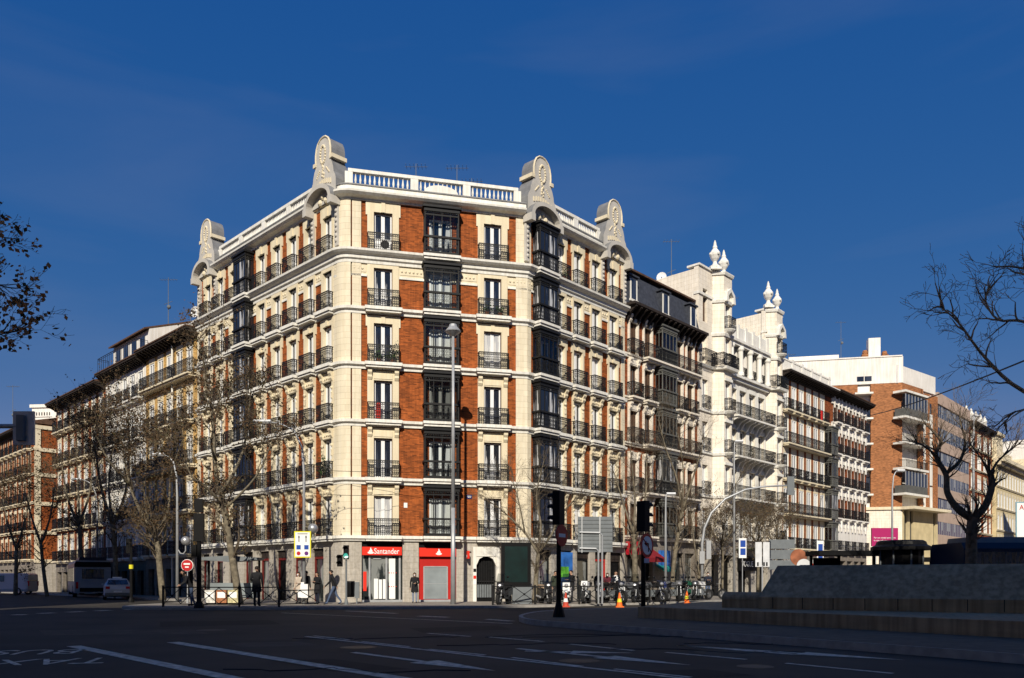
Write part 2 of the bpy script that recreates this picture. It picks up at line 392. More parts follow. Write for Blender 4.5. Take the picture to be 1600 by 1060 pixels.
def surround_mesh(name, wd, h, ws, top, out, kind, material, deep=0.32):
    """jambs, lintel and its ornament, standing proud of the wall"""
    mb = MB(); e = 0.0
    for s in (-1, 1):
        x0, x1 = sorted((s*wd/2, s*ws/2)); mb.box(x0, x1, -out, deep, 0, h)
    mb.box(-ws/2, ws/2, -out, deep, h, h+top)
    if kind == 'ears':                                     # wider blocks at the head of the frame
        for s in (-1, 1):
            x0, x1 = sorted((s*ws/2, s*(ws/2+.09))); mb.box(x0, x1, -out+.004, .02, h-.18, h+top)
        mb.box(-.11, .11, -out-.05, -out, h, h+top-.02)
    if kind in ('console', 'carved'):                      # scrolled brackets left and right, hollowed frieze between
        for s in (-1, 1):
            xc = s*(ws/2-.13)
            mb.extx([(-out, h+top-.0), (-out-.20, h+top), (-out-.20, h+top-.12), (-out-.10, h+top-.26), (-out-.12, h+top-.38), (-out-.03, h+top-.52), (-out, h+top-.54)], xc-.12, xc+.12)
            if kind == 'carved':
                for zz, r in ((h-.35, .10), (h-.62, .07), (h-.9, .06)): mb.ball((xc, -out, zz), r, 6)
                for zz in (.25, .8, 1.3): mb.box(xc-.07, xc+.07, -out-.03, -out, zz, zz+.3)
        if kind == 'carved':
            for i in range(5): mb.ball((-.4+.2*i, -out, h+top*.45-abs(i-2)*.03), .085, 6)
            mb.box(-wd/2+.02, wd/2-.02, -out-.03, -out, h+.03, h+.09)
        else: mb.box(-wd/2, wd/2, -out-.03, -out, h+.08, h+top-.18)
    if kind.endswith('_f') or out == .07:
        for s in (-1, 1): x0, x1 = sorted((s*(wd/2-.035), s*wd/2)); mb.box(x0, x1, .0, .14, .02, h-.002, 1)
        mb.box(-wd/2+.035, wd/2-.035, .0, .14, h-.05, h-.002, 1)
    if kind == 'plain': mb.box(-ws/2-.05, ws/2+.05, -out-.06, -out+.0, h+top-.12, h+top-.02)
    return mb.mesh(name, [material, BROWNF])

def oriel(parent, loc, rz, wd, dp, h, mats=None, style=0, name='bay_window'):
    """iron and glass bay: railing-like base, glazing with mullions, fretted head"""
    mb = MB(); g = MB(); i_ = 0
    zb, zt = .98, h-.48
    def face(p, q, n):
        L = math.hypot(q[0]-p[0], q[1]-p[1]); a = math.atan2(q[1]-p[1], q[0]-p[0]); t = MB(); u = MB()
        t.box(0, L, -.05, .05, 0, .16); t.box(-.07, L+.07, -.10, .05, zb-.06, zb+.05)
        t.box(0, L, -.04, .05, zt-.05, zt+.03)
        t.box(-.05, L+.05, -.07, .05, h-.30, h-.10); t.box(-.12, L+.12, -.16, .05, h-.10, h)
        for k in range(n+1):
            x = L*k/n; t.box(x-.022, x+.022, -.03, .04, .16, h-.30)
        k = max(2, int(L/.13))
        for j in range(k+1):
            x = L*j/k; t.box(x-.010, x+.010, -.035, -.015, .16, zb-.06)
            if j < k:
                xc = x+L/k/2
                for zc in (.32, .56, .78):
                    for s in (-1, 1): t.add([(xc-.05, -.025, zc-s*.07), (xc-.035, -.025, zc-s*.075), (xc+.05, -.025, zc+s*.07), (xc+.035, -.025, zc+s*.075)], [(0,1,2,3)])
                t.ball((xc, -.03, (zt+h-.27)/2), .045, 5)
        u.add([(0, 0, .10), (L, 0, .10), (L, 0, h-.25), (0, 0, h-.25)], [(0, 1, 2, 3)])
        mb.xf(t, (p[0], p[1], 0), a); g.xf(u, (p[0], p[1], 0), a)
    w2 = wd/2; n = max(4, int(wd/.42))
    face((-w2, -dp), (w2, -dp), n); face((-w2, 0.02), (-w2, -dp), 2); face((w2, -dp), (w2, 0.02), 2)
    mb.box(-w2-.12, w2+.12, -dp-.12, .02, h-.02, h+.04); mb.box(-w2, w2, -dp, .02, -.02, .06)
    for s in (-1, 1): mb.tube((s*w2, -dp, .1), (s*w2, -dp, h-.1), .045, n=8)
    key = (round(wd,2), round(dp,2), round(h,2), style)
    return mb.mesh(name, (mats or [IRON])), g.mesh('bay_pane', [[PANE_O, PANE_S, PANE_C][style]])
OR = {}
def put_oriel(parent, loc, rz, wd, dp, h, style=0, iron=None):
    key = (round(wd,2), round(dp,2), round(h,2), style, iron.name if iron else '')
    if key not in OR: OR[key] = oriel(parent, loc, rz, wd, dp, h, [iron] if iron else None, style)
    a = inst('bay_window', OR[key][0], parent, loc, rz); inst('bay_pane', OR[key][1], a); return a

def loc_on(o, d, x, y, z):                                 # facade-local (x along, y into the building) to parent space
    return (o[0]+d[0]*x-d[1]*y, o[1]+d[1]*x+d[0]*y, z)

rng = random.Random(4)
PANES = {}
def put_window(parent, o, d, x, z, wd, h, frame=FRAME, y=0.26, style=None, pane=None):
    kf = ('w', wd, h, frame.name, y)
    if kf not in PANES: PANES[kf] = window_mesh('window', wd, h, frame, y)
    pm = pane or rng.choice([PANE, PANE, PANE, PANE_C, PANE, PANE_W])
    kp = ('p', wd, h, pm.name, y)
    if kp not in PANES: PANES[kp] = pane_mesh('window_pane', wd, h, pm, y+.025)
    a = inst('window', PANES[kf], parent, loc_on(o, d, x, 0, z), math.atan2(d[1], d[0]))
    inst('window_pane', PANES[kp], a); return a
def put(name, me, parent, o, d, x, z, y=0.0):
    return inst(name, me, parent, loc_on(o, d, x, y, z), math.atan2(d[1], d[0]))

def storey(mb, x0, x1, z0, z1, ops, m=0, th=0.4, y0=0.0):
    """one storey of wall between x0 and x1 with openings (centre, width, height, sill)"""
    x = x0
    for c, wd, h, sl in sorted(ops):
        a, b = c-wd/2, c+wd/2
        if a > x: mb.box(x, a, y0, th, z0, z1, m)
        if z0+sl+h < z1: mb.box(a, b, y0, th, z0+sl+h, z1, m)
        if sl > 0: mb.box(a, b, y0, th, z0, z0+sl, m)
        x = b
    if x < x1: mb.box(x, x1, y0, th, z0, z1, m)
# ------------------------------------------------------------------ the corner building
ZF = [3.87, 7.14, 10.40, 13.63, 16.75, 19.91]              # floor bands, top of moulding
ZTOP = 22.75
apt = thing('apartment_building', 'big cream and red brick corner building with curved gables and a white balustrade', 'apartment building')
WL = [C] + [(A[0]-DL[0]*.5, A[1]-DL[1]*.5)]
for k in range(1, 5):                                      # rounded corner
    t = k/5.0; p0 = (A[0]-DL[0]*.5, A[1]-DL[1]*.5); p2 = (A[0]+DF[0]*.5, A[1]+DF[1]*.5)
    WL.append(tuple((1-t)**2*p0[i] + 2*t*(1-t)*A[i] + t*t*p2[i] for i in (0, 1)))
WL += [(A[0]+DF[0]*.5, A[1]+DF[1]*.5), B, D]
def along(p, d, t): return (p[0]+d[0]*t, p[1]+d[1]*t)

WIN_W, WIN_H = 1.0, 2.27
facs = []
lb = [LL-(1.45+1.92*i) for i in range(9)]                  # bay centres of the left front, oriel at the sixth
fb = [2.25, 5.53, 8.60]
rb = [1.35, 3.04, 4.83, 6.71, 8.63]
facs = [('left', C, DL, LL, lb, {5}, 0.92, 1.24), ('front', A, DF, LF, fb, {1}, 1.05, 1.77), ('right', B, DR, LR, rb, {0}, 0.92, 1.20)]
SUR = {}; RAIL = {}
FPANE = {('front', 0, 0): PANE_W, ('front', 0, 4): PANE_C, ('front', 2, 3): PANE_W, ('front', 2, 1): PANE_C, ('front', 0, 5): PANE, ('front', 2, 5): PANE, ('front', 0, 2): PANE, ('front', 2, 2): PANE, ('front', 0, 1): PANE, ('front', 2, 4): PANE, ('front', 0, 3): PANE, ('front', 2, 0): PANE_C}
for nm, o, d, L, bays, ori, wd, ws in facs:
    ang = math.atan2(d[1], d[0]); mb = MB()
    x_in, x_out = (0.0, L-.5) if nm == 'left' else ((.5, L) if nm == 'front' else (0.0, L))
    for k, z0 in enumerate(ZF):
        z1 = ZF[k+1] if k < 5 else ZTOP
        ops = [(c, wd+.06, WIN_H, 0.0) for i, c in enumerate(bays) if i not in ori]
        ops += [(c, 1.3, 2.2, 0.0) for i, c in enumerate(bays) if i in ori]
        if k == 4:                                         # brick below, cream frieze above
            storey(mb, x_in, x_out, z0, z0+1.75, [(a, b, 1.76, s) for a, b, c_, s in ops], 0)
            storey(mb, x_in, x_out, z0+1.75, z1, [(a, b, c_-1.75, s) for a, b, c_, s in ops], 1, y0=-.01)
            xs = sorted([x_in] + [c+s*(ws/2+.02) for i, c in enumerate(bays) for s in (-1, 1)] + [x_out])
            for a, b in zip(xs[0::2], xs[1::2]):
                if b-a > .25:
                    mb.box(a, b, -.07, -.01, z0+1.75, z0+1.87, 2)
                    mb.box(a+.04, b-.04, -.035, -.01, z0+2.0, z0+2.38, 1)
                    for q in range(max(1, int((b-a)/.22))):
                        mb.ball((a+.15+.22*q if b-a > .4 else (a+b)/2, -.035, z0+2.19), .07, 6, 1)
        else:
            storey(mb, x_in, x_out, z0, z1, ops, 0)
    mb.build('wall', [BRICK, CREAM, WHITE], apt, (o[0], o[1], 0), ang)
    for i, c in enumerate(bays):
        for k, z0 in enumerate(ZF):
            top = (ZF[k+1]-.42 if k < 4 else (ZF[5]-.68 if k == 4 else ZTOP)) - z0 - WIN_H
            if i in ori:
                hh = (ZF[k+1]-.42 if k < 4 else (ZF[5]-.50 if k == 4 else ZTOP-.12))-z0
                ow = {'left': 1.6, 'front': 1.92, 'right': 1.6}[nm]
                put_oriel(apt, loc_on(o, d, c, -.06, z0+.0), ang, ow, .52, hh, rng.choice([2, 2, 0]) if nm != 'front' else [0, 0, 1, 0, 0, 0][k])
                put_window(apt, o, d, c, z0, 1.3, 2.2, y=.04, pane=rng.choice([PANE_C, PANE_W, PANE]))
                ko = ('oslab', nm, k == 5)
                if ko not in SUR:
                    sl_ = MB(); q = ow/2+.12; top_ = 0.0 if k < 5 else -.02
                    sl_.box(-q, q, -.74, -.1, -.16, -.01); sl_.box(-q+.05, q-.05, -.66, -.1, -.30, -.16); SUR[ko] = sl_.mesh('bay_slab', [WHITE])
                put('bay_slab', SUR[ko], apt, o, d, c, z0)
                continue
            kind = 'carved' if k in (0, 1, 2) and nm != 'front' else ('console' if k in (0, 1, 2) else ('plain_' if k == 4 else 'ears'))
            ks = (nm, k)
            out = .09 if nm != 'front' else .07
            if ks not in SUR: SUR[ks] = surround_mesh('window_surround', wd, WIN_H, ws, top, out, kind, CREAM)
            put('window_surround', SUR[ks], apt, o, d, c, z0)
            put_window(apt, o, d, c, z0, wd, WIN_H, y=.15 if nm == 'front' else .17, pane=FPANE.get((nm, i, k)))
            kr = nm
            if kr not in RAIL: RAIL[kr] = railing_mesh('balcony_railing', ws-.02, .42, .98)
            bl = MB(); bw = ws/2+.16
            bl.box(-bw, bw, -.50, -.10, -.18, 0.0, 0); bl.box(-bw+.06, bw-.06, -.42, -.10, -.30, -.18, 0)
            kb = ('slab', nm, k == 5, k == 0)
            if k != 5:
                if kb not in SUR: SUR[kb] = bl.mesh('balcony_slab', [WHITE])
                s = put('balcony_slab', SUR[kb], apt, o, d, c, z0)
                inst('balcony_railing', RAIL[kr], s)
            else: put('balcony_railing', RAIL[kr], apt, o, d, c, z0)

# corner pilasters
for line, o_ in (([along(A, DL, -1.0), along(A, DL, -.47)], .07), ([along(A, DL, -.44)] + WL[2:6] + [along(A, DF, .45)], .085), ([along(A, DF, .52), along(A, DF, 1.02)], .07),
                 ([along(A, DF, 10.0), B, along(B, DR, .30)], .07), ([along(B, DR, LR-.42), along(B, DR, LR-.02)], .07), ([along(A, DL, -LL+.02), along(A, DL, -LL+.45)], .07)):
    mb = MB(); mb.sweep(line, [(-.3, ZF[0]), (o_, ZF[0]), (o_, ZTOP), (-.3, ZTOP)]); mb.build('corner_pilaster', CREAMB, apt)
# mouldings carried round all three fronts
mb = MB()
for k, z in enumerate(ZF):
    if k == 5: pr = [(-.1, z-.68), (.10, z-.68), (.12, z-.52), (.22, z-.46), (.24, z-.30), (.40, z-.22), (.52, z-.12), (.54, z), (-.1, z+.03)]
    elif k == 0: pr = [(-.1, z-.30), (.16, z-.30), (.22, z-.2), (.30, z-.16), (.30, z), (-.1, z+.03)]
    else: pr = [(-.1, z-.36), (.10, z-.36), (.12, z-.22), (.26, z-.15), (.28, z), (-.1, z+.03)]
    mb.sweep(WL, pr)
mb.build('floor_moulding', WHITE, apt)
mb = MB()
CP = [(-.6, ZTOP), (.12, ZTOP), (.14, ZTOP+.10), (.42, ZTOP+.17), (.56, ZTOP+.28), (.58, ZTOP+.38), (-.6, ZTOP+.42)]
mb.sweep([along(C, DL, 3.05), along(C, DL, LL-3.15)], CP); mb.sweep([along(A, DL, -.35)] + WL[2:7] + [along(A, DF, LF-.15)], CP); mb.sweep([along(B, DR, 2.55), along(B, DR, LR-2.75)], CP)
mb.sweep(WL, [(-.6, ZTOP+.0), (.03, ZTOP+.0), (.03, ZTOP+.415), (-.6, ZTOP+.415)])
mb.sweep(WL, [(-.6, ZTOP+.41), (.14, ZTOP+.41), (.14, ZTOP+.82), (-.6, ZTOP+.82)])
mb.build('cornice', WHITE, apt)
mb = MB(); mb.sweep(WL, [(-.6, ZTOP+.81), (.20, ZTOP+.81), (.20, ZTOP+.87), (-.6, ZTOP+.87)]); mb.build('parapet_flashing', ZINC, apt)
# balustrades
ZB0, ZB1 = ZTOP+.87, 24.60
bal = [(.055, 0), (.055, .05), (.035, .08), (.075, .28), (.06, .40), (.03, .62), (.055, .68), (.055, .74)]
def balustrade(o, d, x0, x1, posts, hump=None):
    mb = MB(); H = ZB1-ZB0; ang = math.atan2(d[1], d[0])
    mb.box(x0, x1, -.12, .14, 0, .12); mb.box(x0, x1, -.14, .16, H-.18, H)
    ps = sorted(posts)
    for p in ps: mb.box(p-.22, p+.22, -.13, .15, .12, H-.18)
    for a, b in zip(ps, ps[1:]):
        n = max(2, int((b-a-.5)/(.25 if hump else .17)))
        for i in range(n):
            x = a+.25+(b-a-.5)*(i+.5)/n
            mb.lathe([(r*.95, .12+z*(H-.30)/.74) for r, z in bal], x, 0, 6)
    if hump:
        c, r = hump; mb.extr([(c+r*math.cos(R(180-12*i*1.0)), .12+.46*math.sin(R(180-12*i))) for i in range(15, -1, -1)], -.15, .02)
    mb.build('balustrade', WHITE, apt, (o[0]-d[1]*.28, o[1]+d[0]*.28, ZB0), ang)
balustrade(A, DF, .3, 10.2, [.35, 4.05, 7.1, 10.15], (5.6, 1.0))
balustrade(C, DL, 3.0, 15.4, [3.05, 6.1, 9.2, 12.3, 15.35])
balustrade(B, DR, 2.3, 7.4, [2.35, 4.9, 7.35])
# curved gables with zinc backs
def gable(o, d, c):
    ang = math.atan2(d[1], d[0])
    half = [(1.3, 22.9), (1.3, 24.0), (1.24, 24.2), (1.08, 24.45), (1.04, 24.7), (.94, 24.98), (.79, 25.2), (.74, 25.38), (.77, 25.62), (.76, 25.92), (.68, 26.25), (.52, 26.52), (.27, 26.69)]
    pts = [(x, z) for x, z in half] + [(-x, z) for x, z in reversed(half)]
    mb = MB(); mb.extr(pts, -.22, .75, 0, 1)
    g = mb.build('gable', [STUCCO, ZINC], apt, (o[0]+d[0]*c, o[1]+d[1]*c, 0), ang)
    t = MB()
    rim = [(x*1.0, z) for x, z in half[7:]]
    path = [(x, -.22, z+.02) for x, z in half[7:]] + [(0, -.22, 26.75)] + [(-x, -.22, z+.02) for x, z in reversed(half[7:])]
    t.path(path, .06, 6)
    for s in (-1, 1): t.box(*sorted((s*.70, s*1.0)), -.27, .72, 25.28, 25.50)
    for k in range(18):
        a = R(20*k); t.ball((.26*math.cos(a), -.24, 25.75+.50*math.sin(a)), .075, 6)
    for k in range(8): t.box(-.82+.22*k, -.70+.22*k, -.26, -.20, 23.95-.03*abs(k-3.5)**1.5+.12, 24.22-.03*abs(k-3.5)**1.5+.12)
    for q in range(9): t.ball((random.Random(q).uniform(-.1, .1), -.22, 24.45+.09*q), .08, 6)
    for s in (-1, 1):
        for q in range(5): t.ball((s*(.35+.07*q), -.22, 24.9-.08*q), .06, 6)
    t.build('gable_ornament', CREAM, g)
    # arched hood over the bay below
    a_ = MB(); n = 14
    outr = [(1.42*math.cos(R(180*i/n)), 22.85+1.0*math.sin(R(180*i/n))) for i in range(n+1)]
    inr = [(1.16*math.cos(R(180*i/n)), 22.85+.76*math.sin(R(180*i/n))) for i in range(n+1)]
    for i in range(n):
        q = [outr[i], outr[i+1], inr[i+1], inr[i]]
        a_.add([(x, -.66, z) for x, z in q] + [(x, -.1, z) for x, z in q], [(3,2,1,0)], 0)
        a_.add([(x, -.66, z) for x, z in q] + [(x, -.1, z) for x, z in q], [(0,1,5,4)], 1)
        a_.add([(x, -.66, z) for x, z in q] + [(x, -.1, z) for x, z in q], [(2,3,7,6)], 0)
    for s in (-1, 1):
        a_.box(*sorted((s*1.12, s*1.48)), -.68, .0, 22.45, 22.87, 0); a_.box(*sorted((s*1.1, s*1.4)), -.16, .0, 20.2, 22.45, 0)
        for q in range(7): a_.ball((s*1.25, -.17, 20.5+.28*q), .10, 6, 0)
    a_.extr([(1.15*math.cos(R(180*i/n)), 22.86+.75*math.sin(R(180*i/n))) for i in range(n+1)], -.14, -.05, 2)
    for s in (-1, 0, 1): a_.ball((s*.3, -.16, 23.05+.25*(s == 0)), .2, 8, 2)
    a_.build('arched_hood', [STUCCO, ZINC, CREAM], g)
gable(C, DL, LL-1.65); gable(C, DL, 1.75); gable(B, DR, 1.15); gable(B, DR, LR-1.35)

# body and flat roof
mb = MB()
inn = inset([C, A, B, D], 0.42)
bk = [(D[0]-16, D[1]+14.5), (C[0]+13.5, C[1]+15)]
mb.prism([inn[0], inn[1], inn[2], inn[3]] + bk, 0.0, 23.1)
mb.build('core', mat('dim_interior', (0.05, 0.045, 0.04), 0.9), apt)

# ground storey: granite piers, shopfronts
mb = MB()
GOP = {'left': [1.3, 3.4, 5.5, 7.6, 9.7, 11.8, 13.9, 16.0], 'right': [1.5, 3.5, 5.4, 7.3, 9.0]}
def pier(o, d, x0, x1, z0=0.0, z1=3.58, y0=-.05): 
    t = MB(); t.box(x0, x1, y0, .45, z0, z1); mb.xf(t, (o[0], o[1], 0), math.atan2(d[1], d[0]))
mb.sweep([along(A, DL, -1.2)] + WL[1:7] + [along(A, DF, 1.05)], [(-.4, 0), (.06, 0), (.06, 3.58), (-.4, 3.58)])
for x0, x1 in ((3.35, 4.27), (6.45, 7.42), (9.0, LF)): pier(A, DF, x0, x1)
pier(A, DF, 1.05, 3.35, 3.555); pier(A, DF, 4.27, 6.45, 3.555); pier(A, DF, 7.42, 9.0, 3.3)
x = 0.0
for c in GOP['left']:
    pier(C, DL, x, c-.62); x = c+.62
pier(C, DL, x, LL-1.2); pier(C, DL, 0, LL-1.2, 3.2, 3.59, -.02)
x = 0.0
for c in GOP['right']:
    pier(B, DR, x, c-.68); x = c+.68
pier(B, DR, x, LR); pier(B, DR, 0, LR, 3.2, 3.59, -.02)
mb.build('ground_floor', GRANITE, apt)
# bank front, first opening
af = AF
def shop(name, x0, x1, z0, z1, mats, y=.12, parent=apt, o=A, d=DF):
    t = MB(); t.box(x0, x1, y, y+.05, z0, z1); return t.build(name, mats, parent, (o[0], o[1], 0), math.atan2(d[1], d[0]))
REDMUTE = mat('oxblood_panel', (0.13, 0.012, 0.010), 0.6, var=0.2)
GLASS_S = glass_mat('shop_glass', (0.02, 0.024, 0.024), (0.22, 0.23, 0.22), 0.52, (1.2, 1.2, 0.3))
FROST = mat('frosted_glass', (0.24, 0.27, 0.28), 0.15, var=0.25, scale=0.8, spec=0.6)
sf = shop('shopfront', 1.05, 3.35, SW, 2.78, GLASS_S, .2)
t = MB()
for x in (1.5, 2.45, 3.2): t.box(x-.05, x+.05, .12, .2, SW, 2.74)
t.box(1.05, 3.35, .10, .2, SW, SW+.12); t.box(1.7, 2.15, .15, .2, 2.55, 2.62)
t.build('shopfront_frame', STEEL, sf)
t = MB(); t.box(1.75, 1.98, .17, .19, .3, 1.45); t.box(2.02, 2.2, .17, .19, .3, 1.40); t.box(2.25, 2.4, .17, .19, .3, 1.42); t.box(2.6, 2.95, .17, .19, .3, 2.6); t.build('white_panel', WSIGN, sf)
t = MB(); t.box(1.15, 1.33, .165, .19, .75, 1.85); t.build('poster', REDSIGN, sf)
t = MB()
for z in (1.78, 1.0):
    for x in (2.62, 2.74, 2.86, 3.0): t.ball((x, .165, z), .028, 6)
t.build('glass_decal', REDSIGN, sf)
sg = shop('fascia_sign', 1.07, 3.3, 2.78, 3.25, REDSIGN, -.10)
text('Santander', .44, WSIGN, 'sign_lettering', sg, (2.44, -.112, 2.99), 0, .80, bold=.003)
t = MB(); t.box(1.05, 3.35, .1, .4, 3.2, 3.55); t.build('recess_shade_panel', BLACK, apt, (A[0], A[1], 0), AF)  # black filler painting the shade of the gap between sign and slab
t = MB(); t.box(4.27, 6.45, .1, .4, 3.2, 3.55); t.build('recess_shade_panel', BLACK, apt, (A[0], A[1], 0), AF)  # same painted shade above the second shopfront
def flame(parent, x, z, s, y=-.112):
    t = MB()
    e = [(x+.22*s*math.cos(R(24*i)), z+.09*s*math.sin(R(24*i))) for i in range(15)]
    t.extr(e, y, y+.02)
    t.extr([(x-.12*s, z+.02*s), (x-.02*s, z+.06*s), (x+.10*s, z+.05*s), (x+.13*s, z+.15*s), (x+.07*s, z+.22*s), (x+.03*s, z+.30*s), (x+.01*s, z+.38*s), (x-.04*s, z+.30*s), (x-.03*s, z+.22*s), (x-.12*s, z+.14*s)], y-.003, y+.017)
    t.build('sign_emblem', WSIGN, parent)
flame(sg, 1.55, 2.92, .80)
sf2 = shop('shopfront', 4.27, 6.45, SW+.12, 2.78, REDDARK, .12)
t = MB(); t.box(4.62, 5.9, .08, .12, SW+.16, 2.12); t.build('shop_pane', FROST, sf2)
t = MB(); t.box(4.55, 4.62, .06, .12, SW+.16, 2.15); t.box(5.9, 5.97, .06, .12, SW+.16, 2.15); t.box(4.62, 5.9, .06, .12, 2.12, 2.17); t.box(4.62, 5.9, .07, .08, 1.15, 1.17); t.build('shopfront_frame', STEEL, sf2)
t = MB(); t.box(4.27, 6.45, .02, .45, 0, SW+.12); t.build('threshold', STEEL, sf2)
sg2 = shop('fascia_sign', 4.29, 6.43, 2.72, 3.22, REDSIGN, -.10); flame(sg2, 5.42, 2.88, .8)
# projecting bank sign
t = MB(); t.box(7.0, 7.12, -.62, -.12, 2.6, 3.05); ps = t.build('projecting_sign', REDSIGN, apt, (A[0], A[1], 0), AF)
t = MB(); t.box(7.0, 7.3, -.14, -.05, 3.0, 3.03); t.build('bracket', BLACK, ps)
t = MB(); t.box(6.995, 6.998, -.5, -.24, 2.68, 2.82); t.extr([(0, 0), (.1, 0), (.05, .12)], 0, .01) if False else None; t.build('sign_emblem', WSIGN, ps)
# portal of the house door
t = MB(); t.box(7.42, 7.62, -.12, .3, SW, 3.3); t.box(8.8, 9.0, -.12, .3, SW, 3.3); t.box(7.62, 8.8, -.12, .3, 2.75, 3.3)
for s, xc in ((1, 7.62), (-1, 8.8)): t.extr([(xc, 2.75), (xc, 2.2), (xc+s*.18, 2.6), (xc+s*.45, 2.75)][::s], -.08, .28)
pt = t.build('portal', WHITE, apt, (A[0], A[1], 0), AF)
t = MB(); t.box(7.62, 8.8, .25, .3, SW, 2.75); t.build('door_leaf', BLACK, pt)
t = MB(); t.box(7.7, 8.72, .2, .25, .35, 1.1); t.build('door_panel', SGREY, pt)
t = MB()
for q in range(8): x = 7.7+1.02*q/7; t.box(x-.012, x+.012, .17, .2, .3, 2.5)
t.box(7.65, 8.78, .17, .2, 1.25, 1.32); t.build('door_grille', IRON, pt)
for z, c in ((1.85, BLACK), (1.45, REDSIGN), (1.1, WSIGN)):
    t = MB(); t.box(7.44, 7.60, -.14, -.12, z, z+.18); t.build('plate', c, pt)
for nm, o, d, cs, hw in (('left', C, DL, GOP['left'], .62), ('right', B, DR, GOP['right'], .68)):
    for i, c in enumerate(cs):
        shop('shop_window', c-hw, c+hw, SW, 3.2, GLASS_S if (i+len(nm)) % 3 else BLACK, .22, apt, o, d)
        t = MB(); t.box(c-hw, c+hw, .12, .2, 2.75, 3.2); t.build('shop_lintel', DWOOD, apt, (o[0], o[1], 0), math.atan2(d[1], d[0]))
        t = MB(); t.box(c-hw, c-hw+.09, .14, .22, SW, 2.75); t.box(c+hw-.09, c+hw, .14, .22, SW, 2.75); t.box(c-hw+.09, c+hw-.09, .14, .22, 2.6, 2.75)
        t.build('shop_panel', REDMUTE if nm == 'left' else [BLACK, STEEL, BLACK, REDDARK, DWOOD][i % 5], apt, (o[0], o[1], 0), math.atan2(d[1], d[0]))
# street name plate and house plates
t = MB(); t.box(7.05, 7.38, -.03, 0, 6.1, 6.33); pl_ = t.build('street_plate', mat('blue_enamel', (0.015, 0.02, 0.12), 0.3), apt, (A[0], A[1], 0), AF)
t = MB(); t.box(7.1, 7.33, -.034, -.03, 6.23, 6.26); t.box(7.13, 7.3, -.034, -.03, 6.16, 6.19); t.build('plate_lettering', WSIGN, pl_)
t = MB(); t.box(3.42, 3.62, -.03, 0, 5.5, 5.78); t.build('house_plate', WSIGN, apt, (A[0], A[1], 0), AF)
# ------------------------------------------------------------------ the other buildings of both streets
SHARE = {}
def shared(key, fn):
    if key not in SHARE: SHARE[key] = fn()
    return SHARE[key]
def old_building(name, label, o, d, L, levels, ztop, bays, wall, trim, depth=12, ww=1.0, wh=2.2, ws=1.35, kind='plain', out=.10, frame=FRAME,
                 balc=None, oriels=None, ground=GRANITE_D, gz=None, panes=None, ground_ops=None, shutters=None, band=None, iron=None, bdp=.5, skip=(), wy=.14):
    """street front with storeys, recessed windows, surrounds, balconies and a ground floor of piers"""
    b = thing(name, label, 'building', (o[0], o[1], 0), math.atan2(d[1], d[0]))
    E = (0, 0); X = (1, 0); gz = gz or levels[0]; balc = balc or {}; oriels = oriels or {}
    mb = MB()
    for k, z0 in enumerate(levels):
        z1 = levels[k+1] if k+1 < len(levels) else ztop
        storey(mb, 0, L, z0, z1, [(c, ww+.06, wh, 0) for i, c in enumerate(bays) if (i, k) not in skip], 0)
    mb.box(0, L, .4, depth, 0, ztop, 0)
    mb.build('wall', [wall], b)
    mb = MB()
    for k, z in enumerate(levels):
        mb.box(-.0, L, -.14, .0, z-.28, z-.02); mb.box(0.0, L, -.22, .0, z-.14, z-.03)
    mb.build('floor_moulding', band or trim, b)
    for k, z0 in enumerate(levels):
        z1 = levels[k+1] if k+1 < len(levels) else ztop
        top = min(.55, z1-z0-wh-.3)
        for i, c in enumerate(bays):
            if (i, k) in skip: continue
            inst('window_surround', shared(('s', ww, wh, ws, round(top, 2), out, kind, trim.name), lambda: surround_mesh('window_surround', ww, wh, ws, top, out, kind, trim)), b, (c, 0, z0))
            put_window(b, E, X, c, z0, ww, wh, frame, y=wy, pane=rng.choice(panes) if panes else None)
            if shutters and rng.random() < .8:
                sm = shared(('sh', ww, wh), lambda: shutter_mesh(ww, wh)); inst('shutter', sm, b, (c, 0, z0))
            bt = balc.get(k, 'single')
            if bt == 'single':
                inst('balcony_railing', shared(('r', ws, bdp), lambda: railing_mesh('balcony_railing', ws+.1, bdp, .98, .13)), b, (c, 0, z0))
                inst('balcony_slab', shared(('bs', ws, bdp, trim.name), lambda: slab_mesh(ws+.2, bdp+.05, trim)), b, (c, 0, z0))
        if isinstance(balc.get(k), list):
            for x0, x1 in balc[k]:
                w_ = x1-x0
                inst('balcony_railing', shared(('r', round(w_, 2), .62), lambda: railing_mesh('balcony_railing', w_, .62, .98, .13)), b, ((x0+x1)/2, 0, z0))
                inst('balcony_slab', shared(('bs', round(w_, 2), .7, trim.name), lambda: slab_mesh(w_+.1, .68, trim)), b, ((x0+x1)/2, 0, z0))
    for (x, wd, dp), ks in oriels.items():
        for k in ks:
            z1 = levels[k+1] if k+1 < len(levels) else ztop
            put_oriel(b, (x, -.02, levels[k]), 0, wd, dp, z1-levels[k]-.34, rng.choice([0, 1, 2, 2]), iron)
    # ground floor
    mb = MB(); g = ground_ops or [(c, (1.5 if len(bays) < 2 else min(2.4, abs(bays[1]-bays[0])-.42))) for c in bays]
    storey(mb, 0, L, 0, gz-.28, [(c, w_, gz-1.2, SW) for c, w_ in g], 0, y0=-.04)
    mb.build('ground_floor', ground, b)
    for i, (c, w_) in enumerate(g):
        t = MB(); t.box(c-w_/2, c+w_/2, .28, .33, SW, gz-.9); t.build('shop_window', [GLASS_S, BLACK, GLASS_S][i % 3], b)
    return b
def slab_mesh(w_, dp, m):
    t = MB(); t.box(-w_/2, w_/2, -dp-.03, -.02, -.14, -.01); t.box(-w_/2+.06, w_/2-.06, -dp+.1, -.02, -.26, -.14); return t.mesh('balcony_slab', m)
